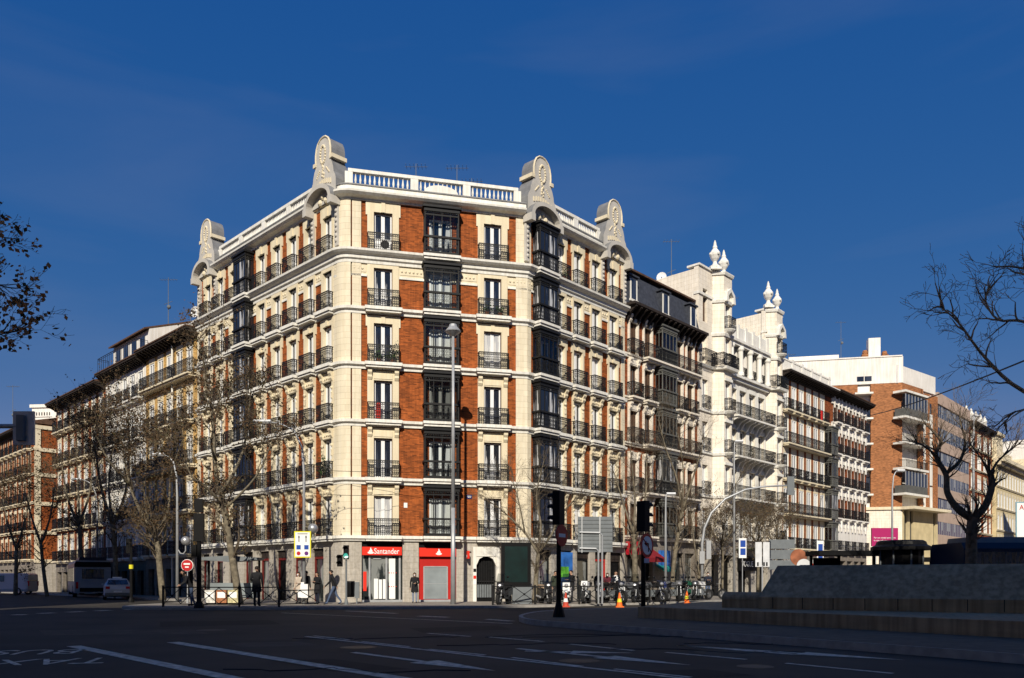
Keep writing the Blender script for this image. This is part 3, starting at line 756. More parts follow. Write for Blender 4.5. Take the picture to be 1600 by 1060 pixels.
def shutter_mesh(ww, wh):
    t = MB()
    for s in (-1, 1):
        x0, x1 = sorted((s*(ww/2-.02), s*(ww/2-.34))); t.box(x0, x1, .06, .10, .02, wh-.02)
        for q in range(14): t.box(x0+.04, x1-.04, .045, .06, .12+q*(wh-.3)/14, .12+q*(wh-.3)/14+.06)
    return t.mesh('shutter', BROWNF)
def eave(b, L, z, dp, m, bracket=.55, tile=TILE, pitch=.35, back=6.0, h=.45):
    """overhanging eave on brackets with a tiled slope above"""
    t = MB(); t.box(-.05, L+.05, -dp, .2, z, z+.14); t.box(-.02, L+.02, -.18, .1, z-h, z)
    n = int(L/bracket)
    for i in range(n+1):
        x = .1+(L-.2)*i/n; t.extx([(-.15, z-.003), (-dp+.08, z-.003), (-dp+.08, z-.10), (-dp*.5, z-.22), (-.15, z-h+.06)], x-.09, x+.09)
    e = t.build('eave', m, b)
    t = MB(); t.extx([(-dp-.06, z+.143), (-dp-.06, z+.24), (back, z+.24+back*pitch), (back, z+.143)], -.08, L+.08)
    t.build('roof', tile, b); return e

# --- right street -------------------------------------------------------------
o2 = off(rp(LR+.03), DR, -.12)
b2 = old_building('terraced_building', 'narrow brick building with slate mansard roof and dark bracketed eave beside the corner block', o2, DR, 9.98, [4.45, 7.5, 10.9, 14.03, 17.0], 20.0,
    [1.15, 2.95, 7.15, 8.75], BRICK_D, PEACH, ww=.95, ws=1.2, kind='console', frame=BROWNF, balc={1: [(2.2, 9.6)], 2: [(2.2, 9.6)], 4: [(2.2, 9.6)]}, oriels={(5.05, 1.9, .55): [0, 1, 2, 3, 4]},
    shutters=True, panes=[PANE, PANE, PANE_C], iron=mat('grey_iron', (.11, .11, .10), .6, var=.2), out=.14)
inst('balcony_railing', railing_mesh('balcony_railing', 1.3, .5, .98, .13), b2, (1.15, 0, 17.0)); inst('balcony_railing', railing_mesh('balcony_railing', 1.3, .5, .98, .13), b2, (1.15, 0, 10.9)); inst('balcony_railing', railing_mesh('balcony_railing', 1.3, .5, .98, .13), b2, (1.15, 0, 7.5))
t = MB(); t.box(0, 9.98, -1.0, .3, 20.1, 20.28); t.box(0, 9.98, -.2, .2, 19.5, 20.1)
for i in range(16):
    x = .3+9.4*i/15; t.extx([(-.2, 20.1), (-.95, 20.1), (-.95, 19.98), (-.6, 19.75), (-.35, 19.5), (-.2, 19.2)], x-.10, x+.10)
t.build('eave', DWOOD, b2)
t = MB(); t.extx([(-.3, 20.28), (.25, 22.6), (.55, 23.0), (7, 24.0), (7, 20.28)], 0.02, 9.9); rf = t.build('mansard_roof', SLATE, b2)
t = MB(); t.extx([(.1, 22.95), (.1, 23.08), (7, 24.12), (7, 24.0)], -.02, 9.95); t.build('roof_tiles', TILE, b2)
for x in (.9, 5.0, 8.9):
    t = MB(); t.box(x-.5, x+.5, -.25, 1.2, 20.5, 22.3); t.box(x-.62, x+.62, -.35, 1.2, 22.3, 22.42); dm = t.build('dormer', SLATE, rf)
    t = MB(); t.box(x-.3, x+.3, -.28, -.25, 20.7, 22.1); t.build('dormer_window', PANE, dm)
    t = MB(); t.box(x-.42, x-.3, -.30, -.25, 20.7, 22.1); t.box(x+.3, x+.42, -.30, -.25, 20.7, 22.1); t.box(x-.5, x+.5, -.36, -.25, 20.55, 20.7); t.build('dormer_frame', WHITE, dm)
t = MB(); t.extx([(-.2, 3.6), (-1.3, 2.9), (-1.3, 2.82), (-.2, 3.5)], .9, 3.3); t.box(.9, 3.3, -1.32, -1.28, 2.6, 2.86); t.build('awning', mat('red_awning', (.20, .012, .018), .8), b2)
t = MB(); t.box(.2, .9, -.75, -.1, 3.1, 4.0); t.build('shop_light_box', mat('red_light_box', (.5, .015, .03), .5), b2)
t = MB(); t.box(4.3, 5.6, -.3, -.1, 2.2, 3.5); t.build('shop_poster', mat('blue_poster', (.03, .14, .45), .6, var=.5, scale=1.2), b2)

t = MB(); t.extx([(-.1, 2.5), (-.9, 2.1), (-.9, 1.95), (-.1, 2.4)], 3.9, 5.3); t.build('small_awning', mat('teal_awning', (.02, .25, .22), .8), b2)
# white building with two turrets
o3 = off(rp(20.05), DR, -.05); L3 = 14.8
lv3 = [4.7, 8.1, 11.5, 14.8]
b3 = thing('turreted_building', 'ornate white building with two turrets topped by stone urns', 'building', (o3[0], o3[1], 0), AR)
mb = MB()
for k, z0 in enumerate(lv3+[18.3]):
    z1 = (lv3+[18.3, 21.0])[k+1]
    ops = [(1.0, .86, 2.3, 0), (13.9, .86, 2.3, 0)] + ([(c, 1.26, 2.4, 0) for c in (5.5, 7.2, 8.9, 10.6)])
    storey(mb, 0, 4.5, z0, z1, ops[:1], 0); storey(mb, 11.6, L3, z0, z1, [], 0)
    storey(mb, 4.5, 11.6, z0, z1, ops[2:], 0 if k < 4 else 1)
storey(mb, 0, 4.5, 21.0, 25.8, [(1.0, .7, 2.6, .6)], 0); mb.box(11.6, L3, 0, .4, 21.0, 25.2, 0)
mb.box(0, L3, .4, 14, 0, 21.0, 0); mb.box(0, 4.4, .4, 9, 21.0, 25.6, 0); mb.box(11.7, L3, .4, 6, 21.0, 25.0, 0)
mb.box(4.4, 11.7, 3.4, 9, 21.0, 23.9, 2)
mb.build('wall', [PEACH, WHITEB, WHITEB], b3)
def trim3(name, *bx):
    t = MB()
    for q in bx: t.box(*q)
    return t.build(name, WHITE, b3)
for k, z in enumerate(lv3+[18.3]): trim3('floor_moulding', (0, 2.0, -.12, 0, z-.25, z-.03)); trim3('floor_moulding', (13.8, L3, -.12, 0, z-.25, z-.03))
trim3('turret_band', (-.06, 4.46, -.1, .4, 23.6, 23.8)); trim3('turret_coping', (-.06, 4.46, -.12, 1, 25.8, 25.95)); trim3('turret_coping', (11.55, L3+.06, -.12, 1, 25.2, 25.35)); trim3('turret_band', (11.55, L3+.05, -.1, .4, 23.2, 23.4))
trim3('cornice', (4.5, 11.6, -.55, .2, 20.95, 21.15), (4.5, 11.6, -.4, .2, 20.7, 20.95)); trim3('sill_cornice', (4.5, 11.6, -.5, 0, 18.05, 18.27), (4.5, 11.6, -.3, 0, 17.8, 18.05))
trim3('parapet', (4.5, 11.6, -.25, .1, 21.15, 22.3), *[(4.7+6.7*i/5-.16, 4.7+6.7*i/5+.16, -.32, .15, 21.15, 22.5) for i in range(6)])
for c in (4.75, 6.35, 8.05, 9.75, 11.35):
    t = MB(); t.lathe([(.30, 18.3), (.30, 18.5), (.24, 18.6), (.21, 20.3), (.30, 20.45), (.30, 20.72)], c-.0, -.28, 12); t.build('column', WHITE, b3)
def bay3(x0, x1, zt, ztop, zlow=4.4):
    """half-octagon bay rising into a turret"""
    e = .75; pl_ = [(x0, .1), (x0+.55, -e), (x1-.55, -e), (x1, .1)]; xm = (x0+x1)/2; t = MB(); n = 0
    for k, z0 in enumerate(lv3+[18.3, 21.0]):
        z1 = (lv3+[18.3, 21.0, ztop])[k+1]; wd = x1-x0-1.1
        t.sweep([pl_[0], pl_[1], (xm-.42, -e)], [(-.3, z0), (0, z0), (0, z1), (-.3, z1)]); t.sweep([(xm+.42, -e), pl_[2], pl_[3]], [(-.3, z0), (0, z0), (0, z1), (-.3, z1)])
        t.box(xm-.42, xm+.42, -e, -e+.3, z0+2.35, z1)
    t.prism([(x0+.05, .1), (x0+.6, -e+.35), (x1-.6, -e+.35), (x1-.05, .1)], zlow, ztop-.05)
    bw = t.build('turret_bay', PEACH, b3)
    t = MB()
    for z in lv3+[18.3, 21.0, ztop-2.2, ztop]: t.sweep(pl_, [(-.1, z-.28), (.10, z-.28), (.16, z-.1), (.16, z-.03), (-.1, z-.03)])
    for z in [q+2.4 for q in lv3]: t.box(xm-.6, xm+.6, -e-.12, -e, z, z+.22)
    for s in (-1, 1): t.extr([(xm+s*.42, ztop-2.4), (xm+s*.75, ztop-2.4), (xm+s*.62, ztop-1.7), (xm, ztop-1.25), (xm, ztop-1.55), (xm+s*.40, ztop-1.9)][::s], -e-.30, -e+.05)
    t.build('turret_moulding', WHITE, bw)
    for z0 in lv3+[18.3, 21.3]:
        a = put_window(b3, (0, 0), (1, 0), xm, z0, .84, 2.35, FRAME, pane=rng.choice([PANE, PANE_W, PANE_C])); a.location.y = -e
        r = inst('balcony_railing', shared(('b3',), lambda: railing_mesh('balcony_railing', 1.15, .4, .98, .13)), b3, (xm, -e, z0))
    for z0 in lv3+[21.3]: t = MB(); t.lathe([(.2, z0-.42), (.5, z0-.22), (.62, z0-.08), (.64, z0-.01)], xm, -e, 12); t.build('balcony_base', WHITE, b3)
    inst('balcony_railing', railing_mesh('balcony_railing', x1-x0+.2, 1.05, .98, .13), b3, (xm, 0, 18.3))
    t = MB(); t.sweep([(x0-.1, .05), (x0+.3, -e-.35), (x1-.3, -e-.35), (x1+.1, .05)], [(-.6, 18.0), (.02, 18.05), (.08, 18.26), (-.6, 18.26)]); t.build('balcony_slab', WHITE, b3)
bay3(2.1, 4.5, 25.9, 25.85); bay3(11.65, 13.9, 25.3, 25.25)
inst('balcony_railing', railing_mesh('balcony_railing', 1.9, .55, .98, .13), b3, (1.0, 0, 18.3))
for k, z0 in enumerate(lv3):
    put_window(b3, (0, 0), (1, 0), 1.0, z0, .84, 2.25, pane=rng.choice([PANE, PANE_W])); inst('balcony_railing', shared(('b3s',), lambda: railing_mesh('balcony_railing', 1.0, .25, .98, .13)), b3, (1.0, 0, z0))
    for c in (5.5, 7.2, 8.9, 10.6): put_window(b3, (0, 0), (1, 0), c, z0, 1.2, 2.36, pane=rng.choice([PANE, PANE_C, PANE_W]))
    if k: 
        inst('balcony_railing', shared(('b3c',), lambda: railing_mesh('balcony_railing', 7.0, .95, .98, .13)), b3, (8.05, 0, z0))
        t = MB(); t.box(4.55, 11.55, -1.05, 0, z0-.16, z0-.02)
        for c in (4.75, 6.0, 6.7, 7.7, 8.4, 9.4, 10.1, 11.3): t.extx([(0, z0-.16), (-.95, z0-.16), (-.95, z0-.28), (-.5, z0-.45), (-.18, z0-.95), (0, z0-1.0)], c-.09, c+.09)
        t.build('balcony_slab', WHITE, b3)
    t = MB()
    for c in (5.5, 7.2, 8.9, 10.6):
        for s in (-1, 1): t.box(*sorted((c+s*.6, c+s*.82)), -.08, 0.0, z0, z0+2.7)
        t.box(c-.6, c+.6, -.09, 0, z0+2.4, z0+2.75)
    t.build('window_surround', WHITE, b3)
for c in (5.5, 7.2, 8.9, 10.6): put_window(b3, (0, 0), (1, 0), c, 18.3, 1.2, 2.36, BROWNF, pane=PANE); inst('balcony_railing', shared(('b3l',), lambda: railing_mesh('balcony_railing', 1.2, .15, .9, .13)), b3, (c, 0, 18.3))
put_window(b3, (0, 0), (1, 0), 1.0, 21.6, .66, 2.55, BROWNF, pane=PANE)
t = MB(); t.box(4.4, 11.7, 3.2, 3.5, 23.9, 24.05); t.box(4.4, 11.7, 3.15, 3.5, 24.75, 24.9)
for i in range(26): t.lathe([(.05, 24.05), (.09, 24.3), (.05, 24.6), (.07, 24.75)], 4.6+7.0*i/25, 3.33, 6)
t.build('balustrade', WHITE, b3)
t = MB(); storey(t, 0, L3, 0, 4.4, [(1.2, 1.3, 3.2, SW), (3.3, 1.6, 3.2, SW), (6.0, 2.2, 3.2, SW), (9.2, 2.2, 3.2, SW), (12.6, 1.8, 3.2, SW)], 0, y0=-.8, th=-.3); t.build('ground_floor', GRANITE, b3)
t = MB(); t.box(0, L3, -.28, -.2, SW, 3.6); t.build('shop_window', BLACK, b3)
urn = [(.42, 0), (.42, .18), (.26, .26), (.16, .45), (.14, .6), (.30, .85), (.40, 1.15), (.40, 1.35), (.26, 1.6), (.16, 1.75), (.19, 1.85), (.12, 2.05), (.10, 2.25), (.03, 2.5)]
def make_urn(label, x, y, z, s=1.0):
    p = loc_on(o3, DR, x, y, z); u = tag(empty('stone_urn', p), label, 'urn', 'stone urns on the white turrets')
    t = MB(); t.box(-.42*s, .42*s, -.42*s, .42*s, 0, .15*s); t.lathe([(r*s*1.05, .15*s+z_*s*.9) for r, z_ in urn[:6]], 0, 0, 12); t.build('pedestal', WHITE, u)
    t = MB(); t.lathe([(r*s*1.05, .15*s+z_*s*.9) for r, z_ in urn[5:]], 0, 0, 12)
    for k in range(4): t.ball((.42*s*math.cos(k*1.57+.4), .42*s*math.sin(k*1.57+.4), 1.25*s), .12*s, 6)
    t.build('vessel', WHITE, u, smooth=False)
make_urn('tallest stone urn, on the front corner of the nearer white turret', 2.2, -.2, 25.92)
make_urn('stone urn on the far corner of the nearer white turret', 4.2, .1, 25.92, .97)
make_urn('stone urn on the near corner of the farther, lower white turret', 11.9, -.1, 25.33)
make_urn('stone urn on the far corner of the farther, lower white turret', 13.9, .0, 25.33, .95)
make_urn('small stone urn beside a satellite dish at the back of the white building roof', .4, 8.2, 25.6, .85)

o4 = off(rp(34.9), DR, -.1)
b4 = old_building('terraced_building', 'brick building with pale pilasters and a thin dark eave below a white roof terrace', o4, DR, 11.68, [4.3, 7.45, 10.7, 13.9, 17.0], 20.2,
    [1.0, 2.7, 4.4, 6.1, 7.8, 9.4], BRICK_D, CREAM, ww=1.02, wh=2.35, ws=1.2, kind='flat', out=.02, wy=.03, oriels={(10.85, 1.5, .7): [0, 1, 2, 3]}, panes=[PANE, PANE, PANE_W], iron=MATS['grey_iron'], balc={1: [(.3, 10.0)], 3: [(.3, 10.0)]})
eave(b4, 11.68, 20.3, .9, DWOOD, .5, WHITEB, .02, 4)
t = MB(); t.box(0, 11.6, .0, .2, 20.6, 21.6); t.box(0, 11.6, -.06, .26, 21.6, 21.72)
for i in range(6): x = .3+11*i/5; t.box(x-.2, x+.2, -.05, .25, 20.6, 21.9)
t.build('terrace_parapet', WHITE, b4)
o5 = off(rp(46.62), DR, -.1)
b5 = old_building('terraced_building', 'last house of the row, white stucco with brick panels and tall dark windows', o5, DR, 10.0, [4.4, 7.7, 11.0, 14.3, 17.5], 20.3,
    [1.1, 3.05, 5.0, 6.95, 8.9], BRICK_D, WHITEB, ww=1.0, wh=2.2, ws=1.1, kind='flat', panes=[PANE], frame=BROWNF, out=.02, wy=.03, balc={0: 'single'}, depth=16)
t = MB()
for z in (7.7, 11.0, 14.3, 17.5, 20.3):
    t.box(0, 10, -.13, .0, z-.95, z-.28)
    for c in (1.1, 3.05, 5.0, 6.95, 8.9):
        for s in (-1, 1): t.box(c+s*.55-.13, c+s*.55+.13, -.22, -.13, z-1.35, z-.2)
t.box(0, 10, -.08, 0, 4.4, 7.0)
t.build('white_frieze', WHITEB, b5)
eave(b5, 10.0, 20.4, 1.0, DWOOD, .6, TILE, .3, 5)

# modern brick block beyond the side street
K6 = (47.6, 97.9); D6S = (0.98, -0.2); D6F = (0.78, 0.626)
o6 = (K6[0]-D6S[0]*16, K6[1]-D6S[1]*16)
b6 = thing('brick_block', 'modern orange brick block with white top storey and corner balconies behind the magenta billboard', 'building')
def loc6(o, d): return (o[0], o[1], 0), math.atan2(d[1], d[0])
p6, a6 = loc6(o6, D6S); q6, c6 = loc6(K6, D6F)
t = MB(); t.box(12.4, 16, -.02, .4, 10.2, 25.4); t.box(0, 10.9, 0, .4, 10.2, 25.4); t.build('wall', [BRICK_O], b6, p6, a6)
t = MB(); t.box(4.9, 5.6, 0, .4, 10.2, 25.4); t.box(6.4, 7.4, 0, .4, 10.2, 25.0); t.box(8.4, 9.7, 0, .4, 10.2, 25.0); t.box(-.02, 5.2, 0, .02, 24.2, 25.4); t.build('wall', [BRICK_O], b6, q6, c6)
n6s, n6f = (.2, .98), (-.626, .78)
t = MB(); t.prism([(o6[0]+.3*n6s[0], o6[1]+.3*n6s[1]), (K6[0]-.5+.3*n6s[0], K6[1]+.1+.3*n6s[1]), (K6[0]+D6F[0]*.3+n6f[0]*.6, K6[1]+D6F[1]*.3+n6f[1]*.6), (K6[0]+D6F[0]*9.6+n6f[0]*.5, K6[1]+D6F[1]*9.6+n6f[1]*.5), (K6[0]+D6F[0]*9.6+n6f[0]*9, K6[1]+D6F[1]*9.6+n6f[1]*9), (o6[0], o6[1]+14)], 0, 25.3)
t.build('white_core', WHITEB, b6)
t = MB(); t.box(0, 16.1, -.05, 9, 25.4, 28.6); t.box(-.1, 16.0, -.15, .05, 28.6, 28.75); t.box(3, 9, 1.5, 6, 28.6, 29.6); t.build('white_attic', WHITEB, b6, p6, a6)
t = MB(); t.box(-.5, 9.7, .3, 6, 25.35, 27.6); t.build('white_attic', WHITEB, b6, q6, c6)
for x in (4.0, 5.5, 11.2, 12.1):
    t = MB(); t.box(x-.4, x+.4, -.08, -.04, 25.75, 26.35); t.build('attic_window', PANE, b6, p6, a6)
t = MB(); t.box(12.6, 14.0, 2, 3.2, 28.6, 31.6); t.build('chimney', WHITEB, b6, p6, a6)
t = MB()
t.box(11.9, 12.7, 2.2, 2.9, 28.6, 29.7); t.lathe([(.3, 29.7), (.36, 29.9), (.25, 30.2)], 12.3, 2.5, 8); t.build('chimney', BRICK_O, b6, p6, a6)
t = MB(); t.box(14.3, 15.1, 2.6, 3.4, 28.6, 29.6); t.lathe([(.3, 29.6), (.36, 29.8), (.25, 30.1)], 14.7, 3.0, 8); t.build('chimney', BRICK_O, b6, p6, a6)
for k, z in enumerate((24.0, 20.9, 17.8, 14.7, 11.6)):
    t = MB(); t.box(10.4, 12.5, -1.0, .4, z, z+.22); t.build('balcony_slab', WHITE, b6, p6, a6)
    t = MB(); t.box(-1.1, 5.1, -.95, .6, z, z+.26); sl = t.build('balcony_slab', WHITE, b6, q6, c6)
    if k in (1, 4):
        t = MB(); t.box(-.9, 4.9, -.85, -.80, z+.26, z+1.2); t.box(-.9, -.85, -.8, .5, z+.26, z+1.2); t.build('balcony_panel', MATS['grey_iron'], sl)
        t = MB(); t.box(-.85, 4.9, -.8, -.78, z+1.2, z+2.85); t.build('balcony_glazing', PANE, sl)
        t = MB()
        for q in range(8): x = -.85+5.7*q/7; t.box(x-.05, x+.05, -.86, -.78, z+1.2, z+2.9)
        t.build('balcony_mullion', STEEL, sl)
    elif k: inst('balcony_railing', shared(('r6',), lambda: railing_mesh('balcony_railing', 5.8, .85, .95, .14, False)), sl, (2.0, 0, z+.26))
    if k:
        t = MB(); t.box(1.2, 2.2, .62, .7, z+.3, z+2.3); t.box(2.6, 4.0, .62, .7, z+.8, z+2.3); t.build('window', [PANE, BROWNF][k % 2], b6, q6, c6)
        for x in (6.0, 7.9):
            t = MB(); t.box(x-.4, x+.4, .05, .3, z-1.3, z+1.6); t.build('white_panel', WHITE, b6, q6, c6)
            t = MB(); t.box(x-.35, x+.35, .15, .3, z+1.6, z+3.0); t.build('window', PANE_C, b6, q6, c6)
        t = MB(); t.box(10.95, 12.35, .2, .35, z+.3, z+2.4); t.build('window', PANE, b6, p6, a6)
t = MB(); t.box(0, 16, -.2, .4, 9.9, 10.25); t.build('canopy', CREAM, b6, p6, a6)
t = MB(); t.box(-.3, 9.9, -1.6, .4, 9.9, 10.25); t.build('canopy', CREAM, b6, q6, c6)
t = MB(); t.box(0, 16, 0, .4, 0, 9.9); t.build('ground_floor', PEACH, b6, p6, a6)
t = MB(); t.box(0, .5, -.02, .4, 0, 9.9); t.box(1.4, 2.0, 0, .4, 0, 9.9); t.box(2.9, 8.4, 0, .4, 0, 9.9); t.box(9.1, 9.7, 0, .4, 0, 9.9); t.build('ground_floor', SAND, b6, q6, c6)
t = MB(); t.box(.5, 9.2, .25, .4, 4, 9.8); t.build('tall_window', PANE, b6, q6, c6)

# office block with ribbon windows, and the houses beyond it
o7 = rp(83.5)
b7 = thing('office_block', 'pinkish concrete office block with ribbon windows right of the brick block', 'building', (o7[0], o7[1], 0), AR)
t = MB()
zr = [7.5, 10.7, 13.9, 17.1, 20.3, 23.4]
t.box(-.3, 16.3, 0, 10, 5.2, 7.5); t.box(0, 16.3, .35, 10, 0, 26)
for k, z in enumerate(zr): t.box(-.3, 16.3, -.15 if k % 2 else 0, 10, z+1.75, zr[k+1] if k < 5 else 26.7)
t.build('wall', PINK, b7)
for k, z in enumerate(zr):
    t = MB(); t.box(-.28, 16.25, .03, .3, z, z+1.75); wn = t.build('ribbon_window', PANE, b7)
    t = MB()
    for q in range(19): x = .1+15.9*q/18; t.box(x-.06, x+.06, .005, .03, z, z+1.75)
    for q in (2, 5, 6, 9, 13, 16): x = .1+15.9*q/18; t.box(x+.1, x+.6, .01, .03, z+.6, z+1.75)
    t.build('window_mullion', STEEL, wn)
o8 = rp(100.1)
b8 = old_building('brick_house', 'tall brown brick house with columns of white windows right of the office block', o8, DR, 13.8, [5.5, 8.7, 11.9, 15.1, 18.3, 21.5], 25.0,
    [1.2, 2.4, 5.0, 6.2, 8.8, 10.0, 12.4], BRICK_D, CREAM, ww=.95, wh=1.9, ws=1.15, kind='flat', out=.02, wy=.02, balc={k: 0 for k in range(6)}, panes=[PANE_W, PANE_W, PANE])
eave(b8, 13.8, 25.0, .8, DWOOD, .8, TILE, .15, 3)
t = MB(); t.box(.5, 13, .5, .9, 25.4, 26.6)
for i in range(5): t.lathe([(.3, 26.6), (.4, 26.9), (.2, 27.4), (.1, 27.8)], 1+2.8*i, .7, 8)
t.build('roof_parapet', WHITE, b8)
t = MB(); t.box(-15, 9, 4, 4.4, 25, 28.4); t.box(-15.2, 9.2, 3.8, 10, 28.4, 28.7)
for i in range(11): t.extr([(-14+2.1*i+.8*math.cos(R(20*q)), 26.9+.8*math.sin(R(20*q))) for q in range(10)], 3.95, 4.0) 
b8a = t.build('arched_attic', BRICK_O, b8)
o9 = off(rp(114), DR, .6)
b9 = old_building('ornate_house', 'cream ornate house with heavy cornice far down the right street', o9, DR, 22, [6, 9.6, 13.2, 16.8], 20.6, [1.5+2.1*i for i in range(10)], SAND, CREAM, ww=1.1, wh=2.3, ws=1.4, kind='flat', out=.02, wy=.03, panes=[PANE], balc={1: 0, 2: 0, 0: 0, 3: 0})
t = MB(); t.box(0, 22, -1.2, .4, 20.6, 21.2); t.box(0, 22, -.7, .2, 20.1, 20.6); t.box(2, 6, .3, 5, 21.2, 25.2); t.box(1.6, 6.4, 0, 5.3, 25.2, 25.7); t.box(9, 22, 2, 8, 21.2, 24); t.box(0, 2, 1, 8, 21.2, 23.4)
t.build('cornice', CREAM, b9)
o10 = off(rp(136.5), DR, 1.5)
b10 = old_building('cream_house', 'farthest cream house at the right edge, with white attic', o10, DR, 22, [6, 9.5, 13, 16.5, 20], 23.5, [1.5+2.1*i for i in range(10)], CREAM, WHITE, kind='flat', out=.02, wy=.03, panes=[PANE], balc={k: 0 for k in range(5)})
t = MB(); t.box(0, 22, 1, 8, 23.5, 27); t.build('attic', WHITEB, b10)

# --- left street --------------------------------------------------------------
def left(name, label, t0, t1, *a, **k):
    return old_building(name, label, lp(t1), DL, t1-t0, *a, **k)
l2 = left('terraced_building', 'ochre house with dark bracketed eave and a white downpipe left of the corner block', 18.55, 28.1, [3.3, 6.5, 9.8, 13.1, 16.4], 19.4, [1.2, 2.9, 4.6, 6.4, 8.2], OCHRE, CREAM, ww=.98, wh=2.15, ws=1.14, balc={1: [(.2, 9.3)], 2: [(.2, 9.3)], 4: [(.2, 5.6), (5.7, 9.3)]}, out=.02, wy=.05, kind='flat')
eave(l2, 9.55, 19.4, .9, DWOOD, .55, TILE, .0, 1.2)
t = MB(); t.tube((5.55, -.2, .2), (5.55, -.2, 19.3), .07); t.build('downpipe', WHITE, l2)
l3 = left('terraced_building', 'white house with set-back attic terrace left of the ochre house', 28.14, 37.2, [3.2, 6.4, 9.7, 12.9, 16.2], 19.2, [1.0, 2.75, 4.5, 6.25, 8.0], WHITEB, WHITE, ww=1.0, wh=2.15, ws=1.2, out=.03, wy=.06, gz=3.2)
eave(l3, 9.06, 19.2, .9, DWOOD, .45, TILE, .05, 3)
t = MB(); t.extx([(.3, 19.3), (.3, 21.7), (5.6, 23.6), (9, 23.6), (9, 19.3)], 1.0, 9.06); at3 = t.build('attic', WHITEB, l3)
t = MB(); t.extx([(-.1, 21.62), (-.1, 21.75), (5.6, 23.8), (5.6, 23.62)], .9, 9.0); t.build('attic_roof', TILE, at3)
for x in (2.2, 4.0, 5.8, 7.6):
    t = MB(); t.box(x-.5, x+.5, .26, .3, 19.6, 21.3); t.build('attic_window', PANE, at3)
inst('terrace_railing', railing_mesh('terrace_railing', 8.8, .9, 1.3, .45, False), l3, (4.5, .2, 19.45))
l4 = left('terraced_building', 'brick house with cream window frames and wide dark eave at the left street corner', 37.27, 51.2, [3.2, 6.4, 9.6, 12.8, 16.0], 18.7, [1.1, 2.95, 4.9, 6.9, 8.9, 10.9, 12.8], BRICK_D, CREAM, ww=1.0, wh=2.15, ws=1.24, out=.02, wy=.05, kind='flat', gz=3.2)
eave(l4, 13.93, 18.7, 1.0, DWOOD, .6, TILE, .3, 7)
l5 = left('terraced_building', 'red brick house with white bands across the side street at far left', 58.4, 84, [3.6, 6.7, 9.8, 12.9, 15.6], 18.0, [1.2+1.86*i for i in range(13)], BRICK, CREAM, depth=13, panes=[PANE], frame=BROWNF, ww=1.0, wh=2.1, ws=1.1, out=.02, wy=.04, kind='flat', gz=3.6)
eave(l5, 25.6, 18.0, .8, DWOOD, .6, TILE, .3, 6)
t = MB()
for z in (3.6, 6.7, 9.8, 12.9, 15.6, 18.0): t.box(25.6, 25.75, -.1, 13, z-.45, z-.05)
for y in (0, 12.7): t.box(25.6, 25.7, y-.1, y+.5, 3.6, 17.9)
t.build('corner_trim', CREAM, l5)
t = MB(); t.box(25.6, 25.66, .0, 13, 0, 3.2); t.build('side_base', GRANITE, l5)
bw = thing('white_block', 'white flat-roofed block rising behind the red brick house at far left', 'building', (-62.2, 104.0, 0), R(-6))
t = MB(); t.box(0, 9.0, 0, 9, 0, 23.6); t.build('wall', WHITEB, bw)
t = MB(); t.box(-.2, 9.2, -.2, 9.2, 23.6, 24.0); t.build('roof_edge', WHITE, bw)
t = MB()
for i in range(6): t.box(.6+.36*i, .72+.36*i, -.04, -.0, 22.6, 23.0)
t.box(.3, 2.8, -.03, 0, 22.35, 22.41); t.build('roof_lettering', BLACK, bw)

# --- houses on the near side of the square, behind the photographer: they throw the shade
def block(name, label, x0, x1, y0, y1, h):
    b = thing(name, label, 'building', ((x0+x1)/2, y1, 0)); w_ = (x1-x0)/2
    t = MB(); t.box(-w_, w_, y0-y1, 0, 0, h-.6); t.build('wall', CREAM, b)
    t = MB(); t.box(-w_-.3, w_+.3, y0-y1-.3, .3, h-.6, h); t.build('cornice', WHITE, b)
    return b

block('shade_block', 'tall block behind the photographer closing the near side of the square', -27, 85, -40, -12, 33.6)
block('shade_block', 'block on the near corner of the left street, outside the photograph', -52, -27, 6, 30, 32.5)
block('shade_block', 'block on the near side of the right street, outside the photograph', 80, 140, 70, 100, 35.0)
